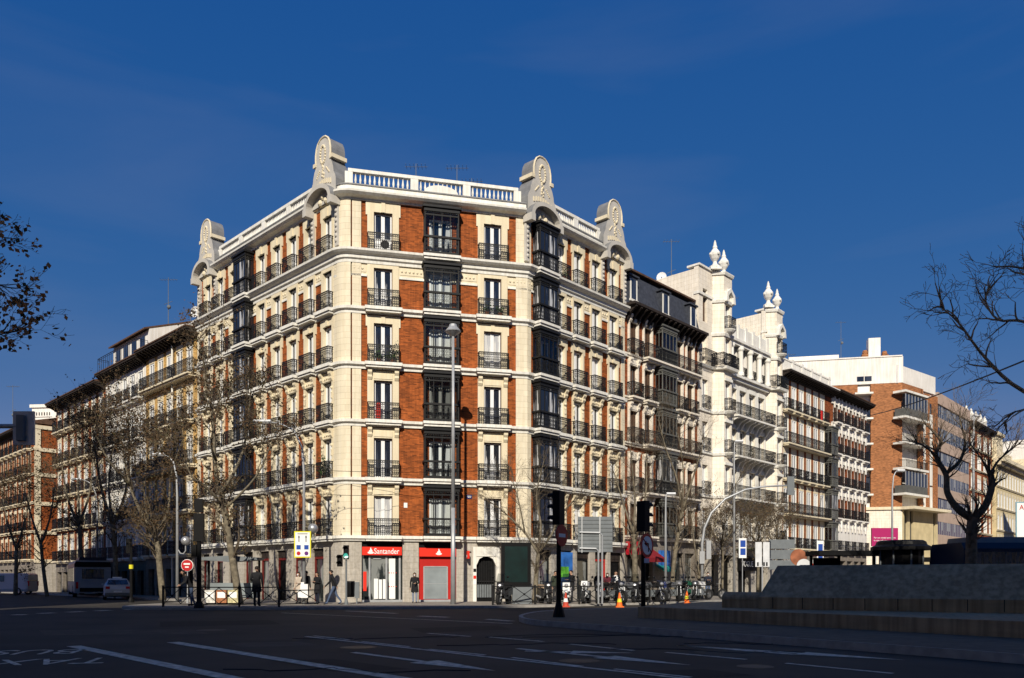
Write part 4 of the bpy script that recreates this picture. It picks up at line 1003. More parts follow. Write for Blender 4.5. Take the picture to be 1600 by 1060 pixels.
# ------------------------------------------------------------------ trees
BARK = mat('plane_bark', (0.16, 0.135, 0.095), 0.9, var=0.45, scale=5.0, bump=0.4)
TWIG = mat('twig_bark', (0.11, 0.085, 0.058), 0.9, var=0.3, scale=3.0)
DBARK = mat('dark_bark', (0.045, 0.036, 0.030), 0.95, var=0.4, scale=5.0, bump=0.4)
LEAF = mat('withered_leaf', (0.085, 0.05, 0.022), 0.8, var=0.5, scale=1.5)
LEAF_G = mat('olive_leaf', (0.07, 0.058, 0.022), 0.8, var=0.5, scale=1.5)
def rnd_dir(rg, d, ang):
    p = Vector((rg.gauss(0, 1), rg.gauss(0, 1), rg.gauss(0, 1))); p -= d*p.dot(d); p.normalize()
    return (d*math.cos(ang)+p*math.sin(ang)).normalized()
def grow(rg, tr, cr, p, d, ln, r, lv, up=.12, wob=.25, leaves=None, maxlv=5, nch=(2, 4)):
    """one branch as a bent tapering tube, then its children"""
    k = 4 if lv < 3 else 3; pts = [p.copy()]; rs = [r]; dd = d.copy()
    for i in range(k):
        dd = (dd + Vector((rg.gauss(0, wob), rg.gauss(0, wob), rg.gauss(0, wob)+up))*.6).normalized()
        p = p + dd*(ln/k); pts.append(p.copy()); rs.append(max(.004, r*(1-.55*(i+1)/k)))
    tgt = tr if lv < 2 else cr
    tgt.path(pts, rs, 7 if lv == 0 else (6 if lv == 1 else (4 if lv == 2 else 3)), 0, caps=lv < 2)
    if leaves and lv >= maxlv-1:
        for _ in range(leaves):
            if rg.random() < .5:
                q = pts[rg.randrange(1, len(pts))] + Vector((rg.gauss(0, .07), rg.gauss(0, .07), rg.gauss(0, .07)-.05)); s = rg.uniform(.035, .085)
                a = Vector((rg.gauss(0, 1), rg.gauss(0, 1), rg.gauss(0, 1))).normalized(); b = a.orthogonal().normalized()
                cr.add([q-a*s, q+b*s*.7, q+a*s, q-b*s*.7], [(0, 1, 2, 3)], 1 if rg.random() < .8 else 2)
    if lv >= maxlv: return
    n = rg.randint(*nch)
    for i in range(n):
        j = rg.randint(1, k) if i else k
        f = rg.uniform(.55, .85)
        grow(rg, tr, cr, pts[j], rnd_dir(rg, (pts[j]-pts[j-1]).normalized(), rg.uniform(.35, .95)), ln*f, rs[j]*(.75 if j == k else .6), lv+1, up, wob, leaves, maxlv, nch)
def tree(label, base, limbs, seed, bark=BARK, leaves=None, maxlv=5, ln=2.2, group='bare street trees', nch=(2, 4), up=.12, name='street_tree', first=2, leaf=None, thin=1.0):
    """limbs: list of ([points], r0, r1) drawn as the photo shows them; twigs grow from their upper parts"""
    t = tag(empty(name, base), label, 'tree', group); rg = random.Random(seed); tr = MB(); cr = MB()
    for pts, r0, r1 in limbs:
        vs = [Vector(p) for p in pts]; sm = []
        for i in range(len(vs)-1):
            p0, p1, p2, p3 = vs[max(i-1, 0)], vs[i], vs[i+1], vs[min(i+2, len(vs)-1)]
            for q in range(4):
                u = q/4; sm.append(.5*((2*p1)+(p2-p0)*u+(2*p0-5*p1+4*p2-p3)*u*u+(3*p1-p0-3*p2+p3)*u**3))
        sm.append(vs[-1]); k = len(sm); r0 *= thin; r1 *= thin
        tr.path(sm, [r0+(r1-r0)*i/(k-1)+rg.uniform(-.03, .03)*r0 for i in range(k)], 9)
        for i in range(int(k*.45), k):
            dr = (sm[i]-sm[i-1]).normalized()
            for _ in range(first if i < k-1 else first+1):
                grow(rg, tr, cr, sm[i], rnd_dir(rg, dr, rg.uniform(.3, 1.0)), ln*rg.uniform(.5, 1.0), max(.02, (r0+(r1-r0)*i/(k-1))*.38), 2, up, .25, leaves, maxlv, nch)
    tr.build('trunk', bark, t, smooth=True)
    cr.build('crown', [TWIG if bark is BARK else bark, leaf or LEAF, LEAF_G], t)
    return t
def px2(px, py, d): return ((px-800)/1254*d, d, CH+(905-py)/1254*d)
def rel(base, pts, dd=0):
    """limb points read off the photograph at the tree's own distance, bent a little in depth"""
    d0 = base[1]; out = []
    for i, (px, py, *o) in enumerate(pts):
        q = px2(px, py, d0+(o[0] if o else 0)); out.append((q[0]-base[0], q[1]-base[1], q[2]-base[2]))
    return out
def gnd(px, d, z=SW): return ((px-800)/1254*d, d, z)
b = gnd(375, 41.0)
tree('leaning plane tree with mottled trunk in front of the left side of the corner building', b, [(rel(b, [(375, 946), (366, 890), (356, 830), (350, 790)]), .30, .22), (rel(b, [(350, 790), (336, 730, .5), (333, 660, .6), (322, 590, .2), (312, 530, 0)]), .20, .05), (rel(b, [(350, 790), (320, 760, -1), (300, 745, -1.5), (280, 700, -2)]), .13, .04),
    (rel(b, [(345, 770), (370, 730, 1), (385, 680, 1.4), (392, 610, 1.2)]), .15, .04), (rel(b, [(338, 720), (330, 690, -1), (345, 620, -1.5)]), .11, .04), (rel(b, [(352, 795), (400, 745, -.5), (425, 690, -.8)]), .12, .03)], 11, leaves=3, maxlv=5, ln=1.5, first=2, nch=(2, 4), thin=.66)
b = gnd(252, 49)
tree('forked plane tree with few brown leaves before the ochre house', b, [(rel(b, [(255, 938), (250, 890), (246, 850), (240, 835)]), .3, .24), (rel(b, [(240, 835), (215, 790), (200, 745), (190, 690)]), .2, .06), (rel(b, [(242, 838), (262, 800, 1), (268, 740, 1), (285, 690, .5)]), .16, .05), (rel(b, [(232, 822), (225, 770, 2), (232, 700, 2.4)]), .14, .05), (rel(b, [(205, 760), (170, 720, -1.5), (150, 680, -2)]), .13, .04)], 23, leaves=4, maxlv=5, ln=2.0, nch=(2, 4), thin=.66)
b = gnd(180, 60)
tree('dense plane tree in withered leaf before the white house', b, [(rel(b, [(182, 935), (180, 870), (176, 820)]), .28, .2), (rel(b, [(176, 820), (160, 770), (150, 710), (146, 680)]), .18, .05), (rel(b, [(176, 820), (196, 770), (202, 700), (200, 650)]), .18, .05), (rel(b, [(176, 820), (170, 760, 2), (176, 700, 2)]), .16, .05)], 5, leaves=6, nch=(2, 4), thin=.7, maxlv=5, ln=2.3)
b = gnd(128, 68)
tree('dense plane tree behind the city bus', b, [(rel(b, [(128, 933), (126, 860), (124, 820)]), .3, .2), (rel(b, [(124, 820), (106, 780), (96, 720)]), .18, .05), (rel(b, [(124, 820), (140, 770), (146, 710)]), .18, .05), (rel(b, [(124, 820), (122, 760, 2), (118, 690, 2)]), .16, .05)], 6, leaves=6, nch=(2, 4), thin=.7, maxlv=5, ln=2.4)
b = gnd(70, 66)
tree('slim plane tree with leaning dark stem in front of the far red house', b, [(rel(b, [(74, 935), (68, 890), (64, 850)]), .22, .16), (rel(b, [(64, 850), (50, 810), (40, 770)]), .14, .05), (rel(b, [(64, 850), (78, 810), (86, 760)]), .14, .05)], 7, leaves=5, maxlv=5, ln=2.0, nch=(2, 4), thin=.75)
b = gnd(24, 70)
tree('leafy plane tree at the left edge behind the white van', b, [(rel(b, [(24, 935), (26, 860)]), .25, .18), (rel(b, [(26, 860), (10, 810), (4, 770)]), .15, .05), (rel(b, [(26, 860), (40, 810), (48, 770)]), .15, .05)], 8, leaves=5, maxlv=5, ln=2.2, nch=(2, 4), thin=.75)
b = gnd(838, 43.6)
tree('small bare plane tree behind the black and white motorbikes, right of the dark advertising panel', b, [(rel(b, [(835, 942), (838, 900), (841, 865)]), .20, .14), (rel(b, [(841, 865), (822, 835), (800, 812), (775, 790)]), .10, .03), (rel(b, [(841, 865), (862, 835), (880, 800), (905, 775)]), .10, .03), (rel(b, [(841, 865), (845, 820, .6), (838, 775, 1), (850, 720, 1)]), .10, .03), (rel(b, [(820, 833), (812, 790, -.5), (800, 745, -.5)]), .07, .02)], 31, ln=1.05, thin=.75, maxlv=5, first=2)
b = gnd(992, 50.5)
tree('bare tree with straight pale stem behind the no left turn sign', b, [(rel(b, [(993, 930), (992, 880), (990, 835)]), .26, .2), (rel(b, [(990, 835), (975, 790), (960, 740)]), .12, .03), (rel(b, [(990, 835), (1008, 780), (1010, 720)]), .12, .03), (rel(b, [(990, 835), (992, 780, 1), (985, 700, 1)]), .12, .03)], 32, ln=1.3, thin=.75, maxlv=5)
b = gnd(1052, 53)
tree('tall bare tree with leaning forked stem before the slate roofed house', b, [(rel(b, [(1050, 928), (1053, 880), (1062, 820), (1066, 800)]), .20, .15), (rel(b, [(1066, 800), (1058, 750), (1040, 700), (1030, 660)]), .12, .03), (rel(b, [(1066, 800), (1085, 740), (1100, 690)]), .12, .03), (rel(b, [(1066, 800), (1068, 740, 1), (1060, 680, 1)]), .11, .03)], 33, ln=1.4, thin=.75, maxlv=5)
b = gnd(1094, 56)
tree('bare tree with a low fork beside the curved signal mast', b, [(rel(b, [(1094, 925), (1093, 900)]), .17, .15), (rel(b, [(1093, 900), (1085, 850), (1078, 790)]), .1, .03), (rel(b, [(1093, 900), (1108, 850), (1125, 800), (1160, 740)]), .1, .03)], 34, ln=1.3, thin=.75, maxlv=5)
for i, (px, d, lab) in enumerate(((1128, 61, 'round twiggy tree before the white turreted building, nearest of three'), (1184, 64, 'round twiggy tree above the black shop sign, middle of three'), (1212, 68, 'round twiggy tree beside the grey direction panels, farthest of three'))):
    b = gnd(px, d)
    tree(lab, b, [(rel(b, [(px, 922), (px+1, 880), (px, 850)]), .12, .1), (rel(b, [(px, 850), (px-14, 832), (px-22, 815)]), .07, .03), (rel(b, [(px, 850), (px+14, 832), (px+22, 815)]), .07, .03), (rel(b, [(px, 850), (px+2, 830, 1), (px-3, 805, 1)]), .07, .03), (rel(b, [(px, 850), (px+2, 830, -1), (px+6, 810, -1)]), .07, .03)], 40+i, bark=BARK, ln=1.1, maxlv=5, up=.02, first=3, leaves=1)
b = gnd(1520, 30, .0)
tree('thick pollarded tree with two crooked limbs behind the stone wall', b, [(rel(b, [(1516, 935), (1517, 880), (1518, 830), (1520, 808)]), .21, .18), (rel(b, [(1520, 812), (1496, 795), (1480, 770), (1478, 742), (1462, 712), (1470, 690), (1452, 668)]), .15, .04), (rel(b, [(1520, 812), (1540, 790), (1550, 758), (1546, 735)]), .15, .10), (rel(b, [(1478, 740), (1500, 720), (1508, 690), (1500, 660)]), .08, .025), (rel(b, [(1546, 745), (1560, 720), (1590, 695)]), .06, .02), (rel(b, [(1462, 712), (1448, 700, -1), (1430, 690, -1.5)]), .05, .02), (rel(b, [(1546, 745), (1535, 720, -.5), (1520, 700, -.5)]), .04, .02)], 51, bark=mat('brown_bark', (.13, .10, .07), .9, var=.4, scale=6, bump=.4), ln=.8, first=2, nch=(2, 3), maxlv=5, name='pollarded_tree')
b = (13.5, 14.0, .16)
tree('tree beside the square whose bare branches reach in at the upper right', b, [([(0, 0, 0), (.1, 0, 2.0), (0, 0, 3.6)], .30, .22), (rel(b, [(1980, 740), (1720, 655), (1600, 612), (1540, 560), (1498, 505), (1470, 480)]), .062, .012), (rel(b, [(1980, 740, .5), (1760, 560, 1), (1610, 505, 1.2), (1560, 500, 1.4), (1540, 470, 1.4), (1545, 450, 1.4)]), .05, .010), (rel(b, [(1900, 640, -1), (1700, 500, -1), (1630, 470, -1), (1600, 420, -1)]), .04, .010), (rel(b, [(1700, 650, 1), (1600, 640, 1), (1570, 660, 1.5)]), .03, .010)], 61, bark=mat('pale_bark', (.42, .32, .21), .9, var=.4, scale=6), ln=.5, maxlv=5, first=1, nch=(2, 3), up=.0, thin=.8, group='trees reaching in from outside the frame', name='roadside_tree')
b = (-17.5, 18.0, .1)
tree('tree outside the frame whose leafy twigs reach in at the upper left', b, [([(0, 0, 0), (0, 0, 2.5), (.2, 0, 4.5)], .3, .24), (rel(b, [(-420, 620), (-250, 500), (-120, 440), (-60, 430), (-15, 440)]), .13, .010), (rel(b, [(-420, 620, 1), (-220, 420, 1), (-100, 390, 1), (-20, 370, 1)]), .12, .010), (rel(b, [(-250, 500, -.5), (-100, 510, -.5), (-40, 510, -.5), (0, 520, -.5)]), .08, .01)], 62, bark=BARK, leaves=2, ln=.6, maxlv=5, first=1, nch=(2, 3), leaf=mat('rusty_leaf', (.40, .20, .08), .8, var=.5, scale=2), group='trees reaching in from outside the frame', name='roadside_tree')

# ------------------------------------------------------------------ stone wall on the island
MONC = mat('weathered_stone', (0.42, 0.29, 0.165), 0.9, var=0.16, scale=1.0, bump=0.2, stretch=(.6, .6, 4), streak=.35)
mon = thing('stone_wall', 'low battered stone wall with rounded end on the traffic island', 'wall', (9, 23, .16))
def slab(name, pts, z0, z1, m, parent):
    t = MB(); t.prism([(x-9, y-23) for x, y in pts], z0-.16, z1-.16); return t.build(name, m, parent)
def wp(px, d): return ((px-800)/1254*d, d)
fp = [wp(997, 26.3), wp(1640, 16.8), (16.0, 18.6), (22, 24), (16, 34), (7.6, 32.0)]
slab('plinth', fp, .12, .52, MONC, mon)
t = MB(); fr = [wp(1185, 24.3), wp(1660, 20.6)]; bkp = [(20.0, 26.0), (13.0, 31.0)]
lo = [(x-9, y-23, .36) for x, y in fr+bkp]; md = [(x-9, y-23, .72) for x, y in fr+bkp]
fr2 = [wp(1215, 25.2), wp(1660, 21.5)]; hi = [(x-9, y-23, 1.69+.0) for x, y in fr2+[(19.2, 25.6), (13.4, 30.2)]]
cx = [sum(p[i] for p in hi)/4 for i in range(3)]
t.add(lo+md+hi, [(0, 1, 5, 4), (1, 2, 6, 5), (2, 3, 7, 6), (3, 0, 4, 7), (4, 5, 9, 8), (5, 6, 10, 9), (6, 7, 11, 10), (7, 4, 8, 11), (8, 9, 10, 11)])
t.build('battered_block', MONC, mon)
J_ = mat('dark_joint', (.05, .042, .034), .9)
for k in range(9):
    f_ = (k+.5)/9
    def mixp(a_, b_): return Vector([a_[i]*(1-f_)+b_[i]*f_ for i in range(3)])
    u_ = MB(); u_.path([mixp(lo[0], lo[1])+Vector((-.006, -.012, .03)), mixp(md[0], md[1])+Vector((-.006, -.012, 0))], .012, 4); u_.build('stone_joint', J_, mon)
t = MB(); a0, a1 = wp(1128, 25.6), wp(1190, 24.6); ln_ = math.hypot(a1[0]-a0[0], a1[1]-a0[1])
u = MB(); u.extx([(0, .36), (-.0, .62)] + [(.30-.32*math.cos(R(18*i)), .62+.24*math.sin(R(18*i))) for i in range(11)] + [(.62, .36)], 0, 2.6)
t.xf(u, (a0[0]-9, a0[1]-23, 0), math.atan2(a1[1]-a0[1], a1[0]-a0[0])); t.build('rounded_end', MONC, mon)

# ------------------------------------------------------------------ street furniture
YEL = mat('yellow_border', (0.72, 0.66, 0.03), 0.5, var=0.03); BLUE = mat('sign_blue', (0.012, 0.06, 0.32), 0.5, var=0.03); GREENS = mat('dark_green_screen', (0.002, 0.013, 0.0125), 0.4, var=0.4, scale=2.0)
ORANGE = mat('cone_orange', (0.85, 0.16, 0.02), 0.55, var=0.05); SIGNRED = mat('sign_red', (0.45, 0.012, 0.015), 0.5, var=0.05)
GREENL = bpy.data.materials.new('lit_green_lens'); GREENL.use_nodes = True; GREENL.node_tree.nodes['Principled BSDF'].inputs['Emission Color'].default_value = (.1, .8, .6, 1); GREENL.node_tree.nodes['Principled BSDF'].inputs['Emission Strength'].default_value = .6
CHROME = mat('chrome_ball', (0.45, 0.45, 0.46), 0.35, metal=.6, var=0.05)
def fence_panel(label, p, q, h, group, z=SW):
    L = math.hypot(q[0]-p[0], q[1]-p[1]); f = tag(empty('railing_panel', (p[0], p[1], z), math.atan2(q[1]-p[1], q[0]-p[0])), label, 'railing', group)
    t = MB(); t.box(.02, L-.02, -.025, .025, h-.05, h); t.box(.02, L-.02, -.02, .02, .12, .16); t.build('rail', IRON, f)
    for x in (0.0,): 
        t = MB(); t.box(x-.04, x+.04, -.04, .04, 0, h+.06); t.build('post', IRON, f)
    n = max(1, round(L/1.1))
    for i in range(n):
        a, b_ = .04+(L-.08)*i/n, .04+(L-.08)*(i+1)/n; t = MB()
        t.tube((a, 0, .16), (b_, 0, h-.05), .018, n=4); t.tube((a, 0, h-.05), (b_, 0, .16), .018, n=4); t.ball(((a+b_)/2, 0, (h+.11)/2), .06, 6)
        t.build('cross_bars', IRON, f)
lf = [gnd(255, 37.6), gnd(310, 37.3), gnd(374, 37.2), gnd(436, 37.4), gnd(500, 39.4)]
ll_ = ['crossed iron railing panel at the left kerb corner', 'crossed iron railing panel right of the big traffic signal', 'crossed iron railing panel in front of the dark standing figure', 'lower crossed railing panel behind the signpost']
for i in range(4): fence_panel(ll_[i], lf[i], lf[i+1], .95 if i < 3 else .8, 'crossed iron railings on the left kerb')
rl = [gnd(770, 40.4), gnd(836, 41.3), gnd(905, 42.0), gnd(965, 42.6), gnd(1015, 43.8), gnd(1060, 46.0), gnd(1110, 48.8)]
ll_ = ['railing panel in front of the dark advertising panel', 'railing panel behind the no entry sign', 'railing panel around the back of the big road sign', 'railing panel behind the orange cone', 'railing panel behind the no left turn sign', 'far railing panel before the bicycles']
for i in range(6): fence_panel(ll_[i], rl[i], rl[i+1], .95, 'crossed iron railings on the right kerb')

def pole(t, h, r0=.06, r1=.05, n=10): t.tube((0, 0, 0), (0, 0, h), r0, r1, n)
def post_thing(name, label, cat, p, h, r, m, group=None, rz=0):
    o = tag(empty(name, p, rz), label, cat, group); t = MB(); pole(t, h, r, r*.9); t.lathe([(r*2.2, 0), (r*2.0, .12), (r*1.2, .3)], 0, 0, 10); t.build('post', m, o, smooth=False); return o
def signal_head(parent, z, w_=.34, h=1.05, dx=0, dy=0, lens=None, lit=None, n=3):
    t = MB(); t.box(dx-w_/2, dx+w_/2, dy-.13, dy+.13, z, z+h); hd = t.build('signal_head', BLACK, parent)
    for i in range(n):
        zc = z+h*(i+.5)/n; t = MB(); v = [(dx+.13*math.cos(R(a)), zc+.13*math.sin(R(a))) for a in range(0, 360, 30)]
        t.extr(v, dy+.131, dy+.15); t.build('lens', (GREENL if lit == i else BLACK), hd)
        t = MB(); t.extr([(dx+.15*math.cos(R(a)), zc+.15*math.sin(R(a))) for a in range(0, 181, 20)] + [(dx+.13*math.cos(R(a)), zc+.13*math.sin(R(a))) for a in range(180, -1, -20)], dy+.13, dy+.36); t.build('visor', BLACK, hd)
    return hd
def disc(parent, name, z, r, m, y=-.07, dx=0, th=.03):
    t = MB(); t.extr([(dx+r*math.cos(R(a)), z+r*math.sin(R(a))) for a in range(0, 360, 15)], y-th, y); return t.build(name, m, parent)
# no entry
p = gnd(873, 26.8, .16); o = post_thing('traffic_signal', 'dark traffic signal seen from behind with a no entry disc below it', 'traffic signal', p, 2.9, .085, BLACK, rz=R(57)); signal_head(o, 3.08, .36, 1.12)
d_ = disc(o, 'sign_disc', 2.72, .37, SIGNRED, -.10); t = MB(); t.box(-.22, .22, -.135, -.131, 2.66, 2.78); t.build('white_bar', WSIGN, d_)
t = MB(); t.lathe([(.22, 0), (.2, .1), (.13, .35), (.09, .5)], 0, 0, 10); t.build('pole_foot', BLACK, o)
p = gnd(1005, 27.6, .16); o = post_thing('traffic_signal', 'dark traffic signal with visors and a no left turn disc below it', 'traffic signal', p, 2.75, .085, BLACK, rz=R(-50)); signal_head(o, 2.9, .36, 1.05)
ds = tag(empty('no_left_turn_sign', (p[0]+.08, p[1]-.08, p[2]), R(50)), 'round red ringed no left turn sign on the dark signal post', 'road sign')
d_ = disc(ds, 'sign_disc', 2.42, .42, SIGNRED, -.02); disc(ds, 'white_field', 2.42, .32, WSIGN, -.05, th=.004)
t = MB(); t.extr([(.05, 2.2), (.10, 2.2), (.10, 2.5), (-.06, 2.52), (-.06, 2.58), (-.2, 2.48), (-.06, 2.38), (-.06, 2.45), (.05, 2.44)], -.06, -.055); t.build('turn_arrow', BLACK, ds)
t = MB(); t.tube((.26, -.058, 2.2), (-.26, -.058, 2.64), .02, n=4); t.build('cross_bar', SIGNRED, ds)
t = MB(); t.box(-.16, .16, -.04, -.02, 1.82, 1.98); t.build('sub_plate', mat('pale_blue_plate', (.42, .47, .58), .5), ds)
p = gnd(311, 36.0, SW); o = post_thing('traffic_signal', 'tall dark traffic signal seen from behind at the left kerb corner', 'traffic signal', p, 3.3, .11, BLACK, rz=R(8)); signal_head(o, 3.0, .42, 1.25); signal_head(o, 4.3, .34, .6, n=2)
signal_head(o, 2.3, .22, .55, dx=-.2, n=2)
p = gnd(541, 41.2, SW); o = post_thing('pedestrian_signal', 'small pedestrian signal showing green near the corner of the bank', 'traffic signal', p, 2.3, .05, SGREY, rz=R(185)); signal_head(o, 2.32, .26, .72, lit=0, n=2); signal_head(o, 1.95, .26, .6, dx=.32, n=2)
# mast arms
p = (-19.5, 22.0, 0); o = tag(empty('signal_mast', p), 'grey signal box seen from behind on a long arm at the upper left', 'traffic signal')
t = MB(); t.path([(0, 0, 0), (0, 0, 4.5), (.2, 0, 5.3), (.9, 0, 5.62), (6.1, 0, 5.62)], [.12, .11, .09, .08, .06], 10); t.build('mast', STEEL, o)
t = MB(); t.box(5.85, 6.42, -.05, .02, 5.1, 6.02); bp = t.build('back_board', STEEL, o)
t = MB(); t.box(6.0, 6.2, -.16, -.05, 5.2, 5.9); t.build('signal_head', SGREY, bp)
p = gnd(1097, 52.0, SW); o = tag(empty('signal_mast', p), 'curved grey signal mast reaching right over the street', 'traffic signal')
t = MB(); t.path([(0, 0, 0), (0, 0, 3.6), (.15, 0, 4.6), (.6, 0, 5.6), (1.5, 0, 6.5), (2.8, 0, 7.1), (4.0, 0, 7.3), (5.8, 0, 7.38)], [.10, .09, .08, .075, .07, .065, .06, .05], 10); t.build('mast', STEEL, o, smooth=True)
t = MB(); t.box(5.5, 5.95, -.1, 0, 6.75, 7.95); t.build('back_board', SGREY, o)
t = MB(); t.box(.25, .55, -.15, .15, 2.6, 3.8); t.build('signal_head', STEEL, o)
t = MB(); t.box(-.2, .12, -.2, -.1, 2.3, 3.1); t.build('round_plate', STEEL, o)
# lamps
p = gnd(708, 41.6, SW); o = tag(empty('street_lamp', p), 'tallest street lamp, flat grey head over a straight steel pole in front of the bank', 'street lamp', 'street lamps')
t = MB(); t.tube((0, 0, 0), (0, 0, 5), .14, .105, 12); t.tube((0, 0, 5), (0, 0, 14.0), .105, .065, 12); t.build('pole', STEEL, o, smooth=True)
t = MB(); t.lathe([(.10, 13.9), (.40, 14.12), (.41, 14.16), (.22, 14.38), (.19, 14.5), (.0, 14.52)], 0, 0, 16); t.build('lamp_head', SGREY if False else STEEL, o)
def arm_lamp(label, p, h, reach, dy=0, head=.55, drop=.15, r=.07):
    o = tag(empty('street_lamp', p), label, 'street lamp', 'street lamps'); s = 1 if reach > 0 else -1
    t = MB(); k = abs(reach)
    t.path([(0, 0, 0), (0, 0, h*.72), (s*.06*k, dy*.06, h*.86), (s*.3*k, dy*.3, h*.955), (s*.65*k, dy*.65, h*.985), (s*k, dy, h)], [r*1.4, r, r*.8, r*.7, r*.6, r*.5], 8); t.build('pole', STEEL, o, smooth=True)
    t = MB(); u = MB(); u.extx([(-.14, 0), (-.05, -.09), (.05, -.09), (.14, 0), (.08, .10), (-.08, .10)], 0, head*1.6); t.xf(u, (s*k if s > 0 else -k-head*1.5, dy, h), 0); t.build('lamp_head', mat('lamp_grey', (.62, .63, .64), .5) if 'lamp_grey' not in MATS else MATS['lamp_grey'], o)
    return o
arm_lamp('curved arm street lamp beside the yellow bordered sign', gnd(475, 41.3), 9.4, -1.75, .0)
arm_lamp('curved arm street lamp in front of the ochre house', gnd(277, 47.0), 8.6, -.8, 0, .4)
arm_lamp('small curved arm lamp behind the far trees at left', gnd(152, 70), 10, -1.4, 0)
arm_lamp('thin straight street lamp before the slate roofed house', gnd(1040, 50), 6.6, .05, 0, .35)
arm_lamp('thin street lamp with oval head before the white turreted building', gnd(1147, 56), 10.9, .05, 0, .35)
arm_lamp('short armed street lamp before the orange brick block', gnd(1394, 60), 9.4, .35, 0, .35)
arm_lamp('slim street lamp before the tall brown house at right', gnd(1521, 70), 15.5, .1, 0, .3, r=.1)
for lab, px, d, z, sd in (('chrome globe lamp on a curled bracket beside the yellow bordered sign', 489, 41.2, 3.9, -1), ('chrome globe lamp on a curled bracket at the left kerb', 290, 46.0, 3.5, -1)):
    o = tag(empty('globe_lamp', gnd(px, d, z)), lab, 'lamp', 'chrome globe lamps'); t = MB(); t.ball((0, 0, .12), .26, 16); t.build('globe', CHROME, o, smooth=True)
    t = MB(); t.path([(0, 0, -.12), (0, 0, -.45), (sd*.12, 0, -.62), (sd*.3, 0, -.6), (sd*.42, 0, -.4)], .035, 6); t.build('bracket', STEEL, o)
# yellow bordered sign
p = gnd(474, 41.1, SW); o = tag(empty('parking_sign', p), 'white parking sign with lime border and arrows on the lamp pole', 'road sign')
t = MB(); t.box(-.43, .43, -.16, -.13, 2.4, 3.75); t.build('board', YEL, o)
t = MB(); t.box(-.37, .37, -.168, -.163, 2.46, 3.69); t.build('white_field', WSIGN, o)
t = MB()
for x in (-.18, .18): t.box(x-.02, x+.02, -.178, -.172, 3.2, 3.45); t.extr([(x-.05, 3.43), (x+.05, 3.43), (x, 3.55)], -.178, -.172)
t.box(-.26, .26, -.178, -.172, 3.60, 3.63)
t.build('arrow', BLACK, o)
for x in (-.2, .2):
    t = MB(); t.box(x-.11, x+.11, -.178, -.172, 2.82, 3.04); t.build('pictogram', BLUE, o); disc(o, 'pictogram', 2.62, .10, SIGNRED if x < 0 else mat('sign_purple', (.12, .02, .18), .5), -.172, x, .006)
t = MB(); t.box(-.08, .08, -.18, -.17, .5, 1.15); t.box(-.1, .28, -.2, -.16, .35, 1.05); t.build('notice', WSIGN, o)
# red disc at left
p = gnd(293, 43.5, SW); o = post_thing('road_sign', 'round red sign with two white lines at the left kerb', 'road sign', p, 2.2, .03, STEEL); d_ = disc(o, 'sign_disc', 2.05, .30, SIGNRED, -.05); disc(o, 'rim', 2.05, .33, WSIGN, -.04, th=.006)
t = MB(); t.box(-.17, .17, -.092, -.085, 2.08, 2.17); t.box(-.1, .1, -.092, -.085, 1.92, 1.99); t.build('lettering', WSIGN, o)
# back of a big road sign
p = gnd(941, 42.3, SW); o = tag(empty('direction_sign', p), 'back of a large grey slatted direction sign on a bent steel frame', 'road sign')
t = MB(); t.box(-1.28, .55, .06, .11, 2.72, 4.6)
for i in range(9): t.box(-1.28, .55, .03, .06, 2.74+.21*i, 2.77+.21*i)
t.build('panel', SGREY, o)
for x in (-.2, .0): 
    t = MB(); t.path([(x, 0, 0), (x, 0, 3.45+x*2 if False else 3.6+x*4.2), (x-.12, 0, 3.75+x*4.2), (-1.2, 0, 3.77+x*4.2)], .05, 8); t.build('frame_tube', STEEL, o)
t = MB(); t.box(-.16, -.09, -.0, .06, 2.7, 4.62); t.box(-1.1, -1.04, .0, .03, 2.7, 4.62); t.build('stiffener', STEEL, o)
# advertising panel
p = gnd(806, 42.2, SW); o = tag(empty('advertising_panel', p, R(8)), 'black framed advertising panel with a dark green poster on a grey base', 'advertising panel')
t = MB(); t.box(-.78, .78, -.14, .14, .95, 3.22); t.build('case', BLACK, o)
t = MB(); t.box(-.6, .6, -.15, -.14, 1.15, 3.02); sc_ = t.build('poster', GREENS, o)
t = MB(); t.box(-.2, .82, -.12, .12, 0, .95); t.build('base', SGREY, o)
# waste bin
p = gnd(549, 42.5, SW); o = tag(empty('waste_bin', p), 'dark slotted waste bin on two posts by the bank corner', 'bin'); t = MB(); t.lathe([(.2, .35), (.24, .5), (.26, 1.1), (.22, 1.2)], -.05, 0, 12); t.build('bucket', BLACK, o)
t = MB(); t.box(.18, .42, -.05, .05, .3, 1.15); t.box(.26, .32, -.04, .04, 0, .3); t.build('post_panel', SGREY, o)
